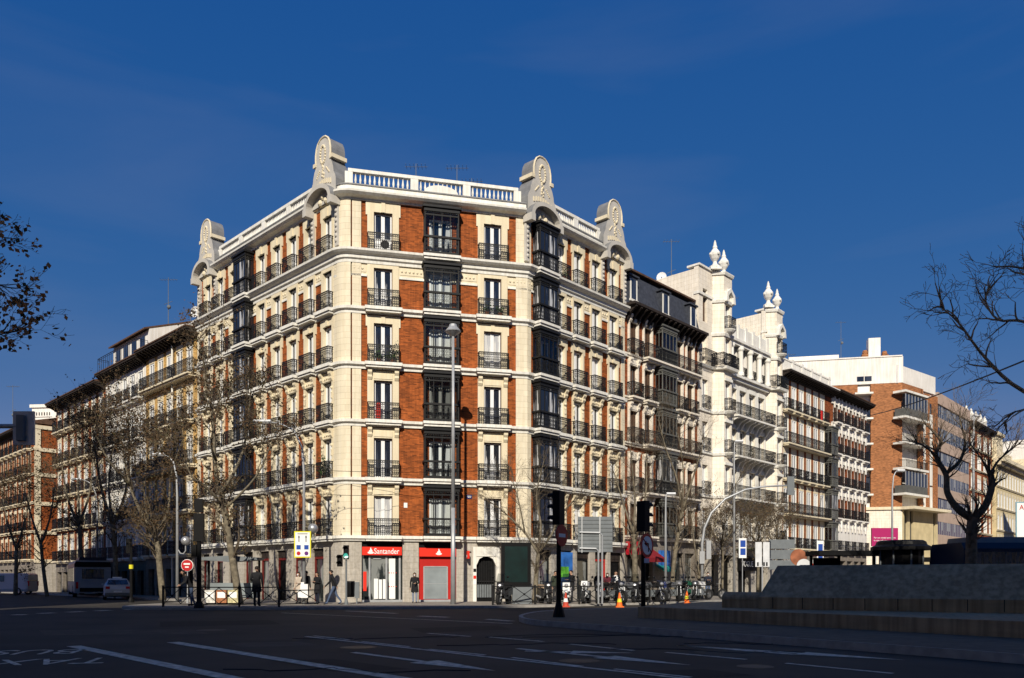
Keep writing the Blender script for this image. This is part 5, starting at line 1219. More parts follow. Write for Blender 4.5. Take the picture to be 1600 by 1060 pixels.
# bus shelter at left
p = gnd(362, 42.2, SW); o = tag(empty('bus_shelter', p, R(6)), 'bus shelter with curved dark roof behind the leaning tree', 'bus shelter')
t = MB(); t.extr([(-1.5, 2.3), (0, 2.2), (1.45, 2.3), (1.6, 2.42), (0, 2.52), (-1.6, 2.42)], -.7, .7); t.build('roof', SGREY, o)
for x in (-1.3, 1.3):
    t = MB(); t.box(x-.05, x+.05, .5, .6, 0, 2.35); t.build('post', BLACK, o)
t = MB(); t.box(-1.25, 1.25, .54, .56, .3, 1.1); t.build('back_panel', FROST, o)
t = MB(); t.box(-.95, .9, -.05, .35, .42, .47); t.build('bench', STEEL, o)
for i, (c, lab) in enumerate((((.55, .53, .48), 'pale newspaper box leftmost under the bus shelter'), ((.30, .12, .05), 'rust red newspaper box in the middle under the bus shelter'), ((.50, .45, .25), 'sandy newspaper box rightmost under the bus shelter'))):
    q = gnd(330+18*i, 41.0, SW); n_ = tag(empty('newspaper_box', q), lab, 'box', 'newspaper boxes'); mt = mat('newspaper_box_%s' % ['pale', 'rust', 'sandy'][i], c, .6, var=.5, scale=6)
    t = MB(); t.box(-.26, .26, -.2, .2, .1, .75); t.build('box', mt, n_); t = MB(); t.box(-.2, .2, -.21, -.2, .35, .65); t.build('window', WSIGN, n_)
    t = MB(); t.box(-.22, .22, -.16, .16, 0, .1); t.build('base', BLACK, n_)
# cones
for px, py, d, lab, tilt in ((968, 950, 40.6, 'orange traffic cone in the middle, on the road by the signal posts', 1.0), (1073, 943, 47.0, 'orange traffic cone farthest right, before the motorbikes', .95), (884, 946, 41.0, 'dull red traffic cone nearest the no entry sign', 1.0)):
    o = tag(empty('traffic_cone', gnd(px, d, 0.0 if px != 884 else 0.0)), lab, 'cone', 'traffic cones'); dull = px == 884
    cm = ORANGE if not dull else mat('faded_cone_red', (.5, .06, .03), .6)
    t = MB(); t.box(-.2, .2, -.2, .2, 0, .05); t.build('base', cm, o)
    t = MB(); t.lathe([(.16, .05), (.035, .72), (.03, .74)], 0, 0, 14); t.build('cone', cm, o, smooth=False)
    t = MB(); t.lathe([(.128, .26), (.095, .44)], 0, 0, 14); t.build('band', YEL if not dull else WSIGN, o)
# sign cluster on the right
p = gnd(1160, 55, SW); o = post_thing('parking_sign', 'white signpost with two blue squares before the black shop sign', 'road sign', p, 3.3, .03, STEEL)
t = MB(); t.box(-.26, .26, -.06, -.03, 2.75, 4.1); t.build('board', WSIGN, o)
for z in (3.5, 2.95):
    t = MB(); t.box(-.16, .2, -.068, -.062, z, z+.46); t.build('pictogram', BLUE, o)
p = gnd(1191, 52, SW); o = tag(empty('bus_stop_sign', p), 'pair of tall pale panels on a post above the wall end', 'road sign'); t = MB(); t.tube((0, 0, 0), (0, 0, 2.2), .05, n=8); t.build('post', STEEL, o)
for x in (-.25, .25):
    t = MB(); t.box(x-.21, x+.21, -.05, .0, 2.1, 3.7); t.build('panel', MATS['lamp_grey'], o)
t = MB()
for x in (-.3, .1, .28): t.box(x-.05, x+.05, -.06, -.052, 2.15, 2.4)
t.build('numerals', BLACK, o)
p = gnd(1222, 58, SW); o = tag(empty('direction_sign', p), 'stacked grey direction panels seen from behind over the wall', 'road sign')
for z in (2.0, 2.75, 3.5):
    t = MB(); t.box(-.95, .9, -.03, .03, z, z+.66); t.build('panel', SGREY, o)
t = MB(); t.box(-.5, -.42, .03, .08, 0, 4.2); t.box(.45, .53, .03, .08, 0, 4.2); t.build('post', STEEL, o)
p = gnd(1256, 40, SW); o = post_thing('road_sign', 'pale round sign back on a dark post behind the wall', 'road sign', p, 2.2, .1, BLACK); disc(o, 'sign_disc', 1.95, .36, MATS['lamp_grey'], -.12, -.05)
p = gnd(1247, 44, SW); o = post_thing('road_sign', 'rusty brown round sign back beside the pale one', 'road sign', p, 2.4, .04, STEEL); disc(o, 'sign_disc', 2.5, .45, mat('rusty_sign', (.28, .10, .05), .8, var=.4), -.05)
p = gnd(1273, 46, SW); o = tag(empty('vending_box', p), 'small bright red box behind the round signs', 'box'); t = MB(); t.box(-.25, .25, -.2, .2, 0, 2.2); t.build('case', REDSIGN, o); t = MB(); t.box(-.27, .27, -.22, .22, 2.2, 2.4); t.build('cap', WSIGN, o)
p = gnd(1281, 48, SW); o = post_thing('parking_sign', 'narrow blue and white sign right of the red box', 'road sign', p, 2.4, .03, STEEL); t = MB(); t.box(-.2, .2, -.06, -.03, 2.2, 3.6); t.build('board', WSIGN, o)
t = MB(); t.box(-.12, .15, -.068, -.062, 2.5, 3.4); t.build('pictogram', BLUE, o)
# billboard
p = (41.9, 90.0, 0); o = tag(empty('billboard', p), 'magenta billboard with two lines of white writing before the brick block', 'billboard')
MAG = mat('magenta_print', (0.36, 0.012, 0.11), 0.6, var=0.03); t = MB(); t.box(-1.6, 1.35, -.1, .1, 5.1, 7.15); t.build('board', MAG, o)
text('Por una ciudad que avanza', .24, WSIGN, 'print', o, (-.15, -.11, 6.05), 0, .95); text('tu casa cada vez mas cerca', .24, WSIGN, 'print', o, (-.15, -.11, 5.75), 0, .95)
for x in (-1.1, .9):
    t = MB(); t.box(x-.1, x+.1, .1, .3, 0, 6.8); t.build('leg', STEEL, o)
# kiosks
def kiosk(label, px, d, w_, zt, rnd=False):
    o = tag(empty('street_kiosk', gnd(px, d, .0)), label, 'kiosk', 'dark kiosks and shelters behind the wall')
    if rnd:
        t = MB(); t.lathe([(w_*.5, zt-.25), (w_*.5, zt-.1), (w_*.42, zt), (w_*.4, zt+.14), (w_*.36, zt+.2)], 0, 0, 16); t.build('roof', BLACK, o)
        t = MB(); t.lathe([(w_*.36, 0), (w_*.36, zt-.25)], 0, 0, 16); t.build('body', BLACK, o)
        for k in range(8):
            a = k*.785; t = MB(); t.tube((w_*.365*math.cos(a), w_*.365*math.sin(a), 0), (w_*.365*math.cos(a), w_*.365*math.sin(a), zt-.25), .04, n=6); t.build('post', SGREY, o)
    else:
        t = MB(); t.box(-w_/2, w_/2, -.9, .9, zt-.22, zt); t.build('roof', BLACK, o)
        for x in (-w_/2+.2, -w_/6, w_/5, w_/2-.2):
            t = MB(); t.box(x-.05, x+.05, .6, .75, 0, zt-.22); t.build('post', BLACK, o)
        t = MB(); t.box(-w_/2+.3, -w_/6, .62, .7, .2, zt-.3); t.build('panel', BLACK, o)
        t = MB(); t.box(w_/5, w_/2-.2, .62, .68, .9, zt-.6); t.build('poster', YEL, o)
        t = MB(); t.box(w_/5+.1, w_/2-.35, .60, .62, .9, zt-1.1); t.build('print', BLUE, o)
    return o
kiosk('dark flat roofed bus shelter with a yellow poster under the magenta billboard', 1345, 38, 4.6, 2.75)
kiosk('round dark news kiosk with stepped roof right of the billboard', 1408, 37, 2.6, 3.0, True)
kiosk('long low shelter at the foot of the office block', 1450, 44, 2.6, 2.6)
# far right notice
p = gnd(1618, 41, SW); o = tag(empty('notice_sign', p), 'pale blue bordered notice board with a red ring cut by the right edge', 'road sign')
S2 = 2.05
def sb(x0, x1, y0, y1, z0, z1): t.box(x0*S2, x1*S2, y0, y1, 2.93+(z0-2.15)*S2, 2.93+(z1-2.15)*S2)
def zz(z): return 2.93+(z-2.15)*S2
t = MB(); sb(-.5, .5, -.03, .0, 2.15, 3.28); t.build('board', mat('notice_border', (.22, .36, .42), .5), o); t = MB(); sb(-.47, .47, -.036, -.031, 2.18, 3.25); t.build('white_field', WSIGN, o)
text('ATENCION', .17*S2, SIGNRED, 'lettering', o, (0.0, -.045, zz(3.14)), 0, .95)
t = MB(); t.extr([(.27*S2*math.cos(R(a)), zz(2.82)+.27*S2*math.sin(R(a))) for a in range(0, 360, 15)], -.042, -.038); rg_ = t.build('ring', REDSIGN, o)
t = MB(); t.extr([(.19*S2*math.cos(R(a)), zz(2.82)+.19*S2*math.sin(R(a))) for a in range(0, 360, 15)], -.050, -.046); t.build('field', WSIGN, rg_)
text('PARADA', .09*S2, BLACK, 'lettering', o, (-.2, -.045, zz(2.45)), 0, 1.0); text('PROHIBIDA', .08*S2, BLACK, 'lettering', o, (-.1, -.045, zz(2.33)), 0, 1.0)
t = MB(); t.box(-.06, .06, .0, .1, 0, zz(3.2)); t.build('post', STEEL, o)
# pole with yellow band, bollard
p = gnd(205, 49, 0); o = post_thing('signal_post', 'grey post with a yellow band beside the white taxi', 'post', p, 3.4, .085, BLACK); t = MB(); t.lathe([(.125, 2.05), (.125, 2.3)], 0, 0, 10); t.build('band', YEL, o)
t = MB(); t.box(-.28, -.02, -.1, .1, 3.0, 3.9); t.build('signal_head', BLACK, o)
# roof antennas
def antenna(label, p, h, dish=False):
    o = tag(empty('roof_antenna', p), label, 'antenna', 'roof antennas'); t = MB(); t.tube((0, 0, 0), (0, 0, h), .035, .02, 6); t.build('mast', SGREY, o)
    t = MB(); t.tube((-.7, 0, h-.2), (.7, .2, h-.1), .015, n=4)
    for i in range(6): x = -.6+.24*i; t.tube((x, -.35, h-.18), (x, .35, h-.18), .01, n=4)
    if h > 3: t.tube((-.35, 0, h*.55), (.35, 0, h*.6), .02, n=4); t.ball((.1, -.1, h*.5), .18, 8)
    t.build('aerial', SGREY, o)
for lab, px, d, y0, y1 in (('short antenna above the left part of the front balustrade', 650, 50, 285, 256), ('antenna with slanted aerial above the middle of the balustrade', 714, 50, 295, 258), ('low antenna above the right part of the balustrade', 737, 51, 300, 279), ('tall antenna behind the slate roof', 1049, 66, 470, 374), ('tall antenna above the white attic at left', 263, 68, 505, 434), ('tall lattice antenna on the white top of the brick block', 1314, 102, 556, 502), ('tall antenna at the left edge over the red house', 20, 96, 680, 602), ('thin antenna between the two turrets', 1143, 74, 492, 463), ('small antenna on the terrace right of the lower turret', 1232, 78, 575, 552), ('small antenna beside the ochre roof', 298, 63, 505, 484)):
    a, b2_ = px2(px, y0, d), px2(px, y1, d); antenna(lab, (a[0], a[1], a[2]-1.2), b2_[2]-a[2]+1.2)
for lab, px, d, py in (('white satellite dish on the wall edge left of the corner building', 306, 64, 488), ('white satellite dish beside the small urn', 1034, 70, 434)):
    q = px2(px, py, d); o = tag(empty('satellite_dish', q, R(-20)), lab, 'satellite dish', 'satellite dishes'); t = MB(); u = [(.05, 0), (.25, .03), (.42, .10), (.44, .11)]
    n = 14
    for i in range(len(u)-1):
        for j in range(n):
            a0, a1 = 2*math.pi*j/n, 2*math.pi*(j+1)/n; (r0, y0_), (r1, y1_) = u[i], u[i+1]
            t.add([(r0*math.cos(a0), -y0_, r0*math.sin(a0)), (r0*math.cos(a1), -y0_, r0*math.sin(a1)), (r1*math.cos(a1), -y1_, r1*math.sin(a1)), (r1*math.cos(a0), -y1_, r1*math.sin(a0))], [(0, 1, 2, 3)])
    t.build('reflector', WSIGN, o); t = MB(); t.tube((0, .05, 0), (0, .1, -1.2), .04); t.tube((0, -.1, -.3), (0, -.45, 0), .015, n=4); t.build('arm', SGREY, o)
# overhead cables
def cable(label, a, b_, sag=.5, r=.022):
    a, b_ = Vector(a), Vector(b_); t = MB(); pts = [(a.lerp(b_, i/12))-Vector((0, 0, sag*4*(i/12)*(1-i/12))) for i in range(13)]
    o_ = [p-a for p in pts]; t.path(o_, r, 4); ob = t.build('overhead_cable', BLACK, None, a); tag(ob, label, 'cable', 'overhead cables')
cable('overhead cable running from the upper right tree to the orange brick block', px2(1610, 560, 24), px2(1320, 655, 80), .4, .028)
cable('overhead cable crossing in front of the corner pilaster and oriels', px2(500, 735, 44.0), px2(905, 726, 44.5), .25, .012)
cable('overhead cable from the globe lamp side to the front pilaster', px2(480, 770, 43.5), px2(620, 772, 44.8), .12, .012)
# ------------------------------------------------------------------ vehicles
TYRE = mat('tyre_rubber', (0.018, 0.018, 0.018), 0.85, var=0.2); RIM = mat('alloy_rim', (0.22, 0.22, 0.225), 0.35, metal=0.6, var=0.1)
CARW = mat('white_car_paint', (0.50, 0.52, 0.56), 0.25, var=0.03, spec=0.5); TAIL = mat('tail_light_red', (0.5, 0.01, 0.01), 0.2, var=0.05)
BUSB = mat('bus_blue', (0.010, 0.020, 0.045), 0.3, var=0.05); BUSW = mat('bus_white', (0.26, 0.29, 0.34), 0.35, var=0.05)
def wheel(parent, name, x, y, r, wd, axis='y', spokes=5, rim=RIM):
    """tyre with its rim; axle along y"""
    def ring(ro, ri, w_, n=20):
        t = MB()
        for k in range(n):
            a0, a1 = 2*math.pi*k/n, 2*math.pi*(k+1)/n; p = lambda q, a, s: (x+q*math.cos(a), y+s*w_/2, r+q*math.sin(a))
            v = [p(ro,a0,-1), p(ro,a1,-1), p(ro,a1,1), p(ro,a0,1), p(ri,a0,-1), p(ri,a1,-1), p(ri,a1,1), p(ri,a0,1)]
            t.add(v, [(0,1,2,3), (0,4,5,1), (3,2,6,7), (4,7,6,5)])
        return t
    w_ = ring(r, r*.66, wd).build(name, TYRE, parent)
    t = ring(r*.66, r*.56, wd*.8)
    for k in range(spokes):
        a = 2*math.pi*k/spokes; c, s = math.cos(a), math.sin(a)
        t.tube((x, y, r), (x+r*.6*c, y, r+r*.6*s), r*.09, r*.07, 4)
    t.tube((x, y-wd*.45, r), (x, y+wd*.45, r), r*.16, n=8)
    t.build('rim', rim, w_); return w_
def body_loft(secs, mat_, name, parent):
    """car shell lofted through cross sections [(x, half width at sill, z sill, half width at belt, z belt)]"""
    t = MB(); o = []
    for x, ws, zs, wb, zb in secs: o.append([(x, -ws*.94, zs), (x, -ws, zs+.15*(zb-zs)), (x, -wb, zb-.05), (x, -wb*.93, zb), (x, wb*.93, zb), (x, wb, zb-.05), (x, ws, zs+.15*(zb-zs)), (x, ws*.94, zs)])
    n = 8; v = [p for s in o for p in s]; f = []
    for i in range(len(o)-1):
        for j in range(n): f.append((i*n+j, i*n+(j+1) % n, (i+1)*n+(j+1) % n, (i+1)*n+j))
    f += [tuple(reversed(range(n))), tuple((len(o)-1)*n+j for j in range(n))]
    t.add(v, f); return t.build(name, mat_, parent)
def car(label, loc, rz, paint=CARW, kind='car', name='parked_car'):
    o = thing(name, label, 'car' if kind == 'car' else 'van', loc, rz)
    if kind == 'car':
        body_loft([(-2.2, .78, .32, .76, .72), (-2.1, .86, .24, .84, .95), (-1.5, .88, .2, .86, 1.0), (.9, .88, .2, .86, .98), (1.7, .86, .22, .83, .86), (2.15, .78, .28, .74, .66)], paint, 'body', o)
        cab = body_loft([(-2.0, .80, .95, .60, 1.02), (-1.55, .82, .97, .62, 1.40), (-.8, .82, .97, .62, 1.47), (.3, .82, .97, .62, 1.44), (1.1, .80, .95, .72, 1.0)], paint, 'cabin', o)
        for s in (-1, 1):
            t = MB(); t.add([(-1.4, s*.80, 1.04), (.85, s*.80, 1.04), (.25, s*.655, 1.38), (-1.3, s*.655, 1.38)], [(0, 1, 2, 3)]); t.build('side_window', PANE, cab)
        t = MB(); t.add([(-2.0, -.66, 1.05), (-2.0, .66, 1.05), (-1.6, .58, 1.37), (-1.6, -.58, 1.37)], [(0, 1, 2, 3)]); t.build('rear_window', PANE, cab)
        t = MB(); t.box(-.5, -.3, -.3, .3, 1.46, 1.58); t.build('roof_sign', WSIGN, cab)
        for s in (-1, 1):
            t = MB(); t.box(-2.19, -2.05, s*.62-.13, s*.62+.13, .70, .92); t.build('tail_light', TAIL, o)
            t = MB(); t.box(.75, .95, s*.92-.06, s*.92+.06, 1.0, 1.12); t.build('mirror', paint, o)
        t = MB(); t.box(-2.24, -2.2, -.26, .26, .5, .62); t.build('number_plate', WSIGN, o)
        t = MB(); t.box(-2.27, -2.12, -.80, .80, .30, .48); t.build('bumper', SGREY, o)
        for x in (-1.35, 1.35):
            for s in (-1, 1): wheel(o, 'wheel', x, s*.78, .31, .2)
    else:
        body_loft([(-2.3, .88, .35, .80, 1.85), (-2.1, .92, .25, .84, 1.95), (.6, .92, .25, .84, 1.95), (1.3, .92, .25, .80, 1.35), (2.1, .88, .3, .74, 1.05), (2.3, .8, .35, .7, .8)], paint, 'body', o)
        t = MB(); t.add([(.75, -.72, 1.80), (.75, .72, 1.80), (1.27, .70, 1.40), (1.27, -.70, 1.40)], [(0, 1, 2, 3)]); t.build('windscreen', PANE, o)
        for s in (-1, 1):
            t = MB(); t.add([(-.2, s*.925, 1.2), (.9, s*.925, 1.2), (.6, s*.87, 1.75), (-.2, s*.87, 1.75)], [(0, 1, 2, 3)]); t.build('side_window', PANE, o)
        t = MB(); t.add([(-2.33, -.6, 1.25), (-2.33, .6, 1.25), (-2.2, .56, 1.75), (-2.2, -.56, 1.75)], [(0, 1, 2, 3)]); t.build('rear_window', PANE, o)
        for s in (-1, 1):
            t = MB(); t.box(-2.35, -2.2, s*.78-.07, s*.78+.07, .8, 1.25); t.build('tail_light', TAIL, o)
        for x in (-1.4, 1.45):
            for s in (-1, 1): wheel(o, 'wheel', x, s*.82, .33, .2)
    return o
aw = math.atan2(.702, -.712)                               # heading away down the left street
car('white taxi seen from behind, tail lights on, beside the yellow banded post', ((183-800)/1254*57, 57, 0), aw-R(18), name='taxi')
car('small white van at the far left behind the trees', ((12-800)/1254*74, 74, 0), R(182), kind='van', name='delivery_van')
o = thing('city_bus', 'dark blue and white city bus seen from its rear corner at left', 'bus', ((137-800)/1254*63, 63.5, 0), aw-R(14))
t = MB()
sec = [(-1.22, .35), (-1.25, .5), (-1.25, 2.5), (-1.15, 2.85), (1.15, 2.85), (1.25, 2.5), (1.25, .5), (1.22, .35)]
t.extx(sec[::-1], -2.0, 8.5); t.build('body', BUSW, o)
t = MB(); t.box(-2.02, 8.4, -1.26, 1.26, 2.35, 2.62); t.extx([(-.95, 2.85), (-.9, 3.1), (.9, 3.1), (.95, 2.85)], -1.9, 2.2); t.build('roof_box', BUSB, o)
for s in (-1, 1):
    t = MB(); t.box(-1.6, 8.3, s*1.25-.015, s*1.25+.015, 1.25, 2.3); wn = t.build('side_window', PANE, o)
    t = MB()
    for x in (.2, 2.0, 3.8, 5.6, 7.2): t.box(x-.05, x+.05, s*1.27-.01, s*1.27+.01, 1.2, 2.33)
    t.build('window_post', BLACK, wn)
t = MB(); t.box(-2.03, -1.99, -.75, .75, 1.45, 2.2); t.build('rear_window', PANE, o)
t = MB(); t.box(-2.04, -1.98, -1.2, 1.2, 2.36, 2.75); t.build('destination_panel', BLACK, o)
for s in (-1, 1):
    t = MB(); t.box(-2.04, -1.98, s*1.08-.08, s*1.08+.08, .7, 1.2); t.build('tail_light', TAIL, o)
t = MB(); t.box(-2.04, -1.98, -.9, .9, .45, .75); t.build('bumper', BLACK, o)
for x in (0.3, 6.4):
    for s in (-1, 1): wheel(o, 'wheel', x, s*1.12, .48, .28)
# bus at right, behind the wall
o = thing('city_bus', 'dark bus whose long roof shows over the wall right of the pollarded tree', 'bus', (19.9, 34.6, 0), R(2))
t = MB(); t.extx([(-1.25, .35), (-1.25, 2.7), (-1.1, 2.95), (1.1, 2.95), (1.25, 2.7), (1.25, .35)][::-1], -1.2, 9.5); t.build('body', BUSB, o)
t = MB(); t.extx([(-1.0, 2.95), (-.9, 3.2), (.9, 3.2), (1.0, 2.95)], -.6, 6); t.build('roof_box', MATS['grey_sign_back'], o)
t = MB(); t.box(-1.0, 9.3, -1.27, -1.25, 1.4, 2.55); t.build('side_window', PANE, o)
t = MB(); t.box(1.4, 9.4, -1.29, -1.27, 2.0, 2.3); t.build('yellow_strip', mat('bus_yellow', (.75, .5, .02), .4), o)
for x in (0.6, 7.2): wheel(o, 'wheel', x, -1.15, .48, .28); wheel(o, 'wheel', x, 1.15, .48, .28)

# motorbikes and scooters: one of each kind built, the others copied
def scooter(paint, seatc=BLACK, box=None, screen=True):
    o = empty('motor_scooter')
    wheel(o, 'front_wheel', .62, 0, .27, .13); wheel(o, 'rear_wheel', -.62, 0, .26, .14)
    t = MB(); t.extr([(.34, .30), (.52, .55), (.46, 1.0), (.40, 1.02), (.30, .62), (.20, .34)], -.17, .17); t.extr([(.40, .62), (.86, .50), (.88, .56), (.62, .70), (.46, .72)], -.08, .08); t.build('front_fairing', paint, o)
    t = MB(); t.extr([(.24, .26), (-.30, .26), (-.30, .36), (.24, .36)], -.16, .16); t.extr([(-.18, .32), (-.9, .52), (-.98, .72), (-.8, .78), (-.16, .72)], -.17, .17); t.build('body_panel', paint, o)
    t = MB(); t.extr([(-.12, .72), (-.16, .82), (-.5, .86), (-.9, .92), (-.92, .80), (-.5, .74)], -.14, .14); t.build('seat', seatc, o)
    t = MB(); t.tube((.62, -.09, .27), (.42, -.08, .85), .025, n=6); t.tube((.62, .09, .27), (.42, .08, .85), .025, n=6); t.build('fork', STEEL, o)
    t = MB(); t.path([(.30, -.36, 1.06), (.40, -.2, 1.04), (.40, .2, 1.04), (.30, .36, 1.06)], .018, 6); hb = t.build('handlebar', BLACK, o)
    for s in (-1, 1):
        t = MB(); t.tube((.38, s*.25, 1.05), (.42, s*.34, 1.24), .008, n=4); t.ball((.42, s*.36, 1.27), .06, 6); t.build('mirror', BLACK, hb)
    t = MB(); t.ball((.50, 0, .86), .10, 10); t.build('headlight', MATS['chrome_ball'], o)
    if screen:
        t = MB(); t.add([(.46, -.2, 1.0), (.46, .2, 1.0), (.30, .17, 1.42), (.30, -.17, 1.42)], [(0, 1, 2, 3)]); t.build('windscreen', PANE_S, o)
    if box: t = MB(); t.box(-1.14, -.80, -.2, .2, .92, 1.22); t.build('top_case', box, o)
    t = MB(); t.tube((-.2, -.17, .3), (-.85, -.2, .36), .05, .06, 8); t.build('exhaust', STEEL, o)
    t = MB(); t.box(-1.0, -.95, -.07, .07, .48, .62); t.build('number_plate', WSIGN, o)
    return o
def motorbike(paint):
    o = empty('motorbike')
    wheel(o, 'front_wheel', .72, 0, .31, .12); wheel(o, 'rear_wheel', -.70, 0, .31, .16)
    t = MB(); t.extr([(.32, .80), (.30, .98), (-.05, 1.02), (-.22, .84), (-.1, .74), (.2, .72)], -.15, .15); t.build('tank', paint, o)
    t = MB(); t.extr([(.44, .78), (.62, .86), (.52, 1.08), (.36, 1.04)], -.15, .15); t.extr([(.1, .34), (.48, .44), (.46, .62), (.1, .60)], -.13, .13); t.build('fairing', paint, o)
    t = MB(); t.extr([(-.18, .82), (-.2, .90), (-.6, .88), (-.98, 1.02), (-1.0, .94), (-.6, .78)], -.13, .13); t.build('seat', BLACK, o)
    t = MB(); t.box(-.2, .24, -.16, .16, .28, .62); t.tube((-.70, 0, .31), (0, 0, .45), .05, n=6); t.build('engine', SGREY, o)
    t = MB(); t.tube((.72, -.09, .31), (.42, -.08, .98), .026, n=6); t.tube((.72, .09, .31), (.42, .08, .98), .026, n=6); t.build('fork', STEEL, o)
    t = MB(); t.path([(.28, -.36, 1.08), (.38, -.2, 1.06), (.38, .2, 1.06), (.28, .36, 1.08)], .018, 6); hb = t.build('handlebar', BLACK, o)
    for s in (-1, 1):
        t = MB(); t.tube((.34, s*.25, 1.06), (.38, s*.34, 1.24), .008, n=4); t.ball((.38, s*.36, 1.26), .06, 6); t.build('mirror', BLACK, hb)
    t = MB(); t.ball((.58, 0, .92), .10, 10); t.build('headlight', MATS['chrome_ball'], o)
    t = MB(); t.path([(.1, -.17, .4), (-.3, -.2, .3), (-.9, -.22, .5)], [.03, .045, .06], 8); t.build('exhaust', STEEL, o)
    return o
PB = mat('black_bike_paint', (.02, .02, .022), .25, var=.05, spec=.5); PW = mat('white_bike_paint', (.7, .7, .69), .3, var=.03); PG = mat('silver_bike_paint', (.12, .125, .135), .3, metal=.2, var=.05); PBL = mat('blue_bike_paint', (.03, .07, .28), .3, var=.05); PGR = mat('green_bike_paint', (.02, .10, .06), .3, var=.05)
protos = {'sb': scooter(PB, box=YEL), 'sk': scooter(PB, seatc=mat('tan_seat', (.28, .2, .13), .7)), 'sw': scooter(PW), 'mb': motorbike(PB), 'ms': motorbike(PG), 'ml': motorbike(PBL), 'mg': motorbike(PGR), 'mw': motorbike(PW)}
used = set()
BIKES = [(787, 42.2, 250, 'sb', 'black motor scooter with a yellow case before the advertising panel'), (852, 43.6, 285, 'sk', 'black motor scooter with a tan seat beside the small bare tree'), (886, 43.8, 262, 'sw', 'white motor scooter partly behind the no entry post'),
 (916, 44.0, 255, 'mw', 'white motorbike beside the back of the big road sign'), (959, 44.6, 300, 'mb', 'black motorbike parked left of the striped seat, before the man in a white shirt'), (984, 45.4, 215, 'ms', 'silver motorbike seen from the side behind the orange cone'), (1022, 46.6, 300, 'mb', 'black motorbike right of the no left turn post'),
 (1036, 47.2, 240, 'ml', 'blue motorbike among the dark ones in the row'), (1052, 48.4, 215, 'ms', 'silver motorbike turned sideways before the leaning tree'), (1068, 49.6, 250, 'sk', 'dark motor scooter behind the far cone'), (1080, 50.4, 230, 'mg', 'dark green motorbike beside the white one near the mast'), (1096, 51.0, 225, 'mw', 'white motorbike at the right end of the row below the curved mast')]
for px, d, a, k, lab in BIKES:
    q = protos[k] if k not in used else copy_tree(protos[k]); used.add(k)
    q.location = gnd(px, d-.9); q.rotation_euler = (R(0), 0, R(a)); q.scale = (1.12, 1.12, 1.12); tag(q, lab, 'motorbike', 'motorbikes and scooters parked along the right kerb')
for px, d, a, lab in ((1118, 52.0, 20, 'dark bicycle leaning near the end of the motorbike row'),):
    o = tag(empty('bicycle', gnd(px, d), R(a)), lab, 'bicycle')
    for x in (-.52, .52): wheel(o, 'wheel', x, 0, .34, .04, spokes=9)
    t = MB()
    for p, q in (((-.52, 0, .34), (-.05, 0, .32)), ((-.52, 0, .34), (-.18, 0, .80)), ((-.05, 0, .32), (-.2, 0, .88)), ((-.05, 0, .32), (.36, 0, .80)), ((-.18, 0, .80), (.35, 0, .86)), ((.52, 0, .34), (.33, 0, .98))): t.tube(p, q, .02, n=6)
    t.build('frame', BLACK, o); t = MB(); t.path([(.25, -.28, 1.0), (.33, 0, 1.0), (.25, .28, 1.0)], .015, 5); t.build('handlebar', STEEL, o); t = MB(); t.box(-.32, -.08, -.07, .07, .88, .94); t.build('saddle', BLACK, o)

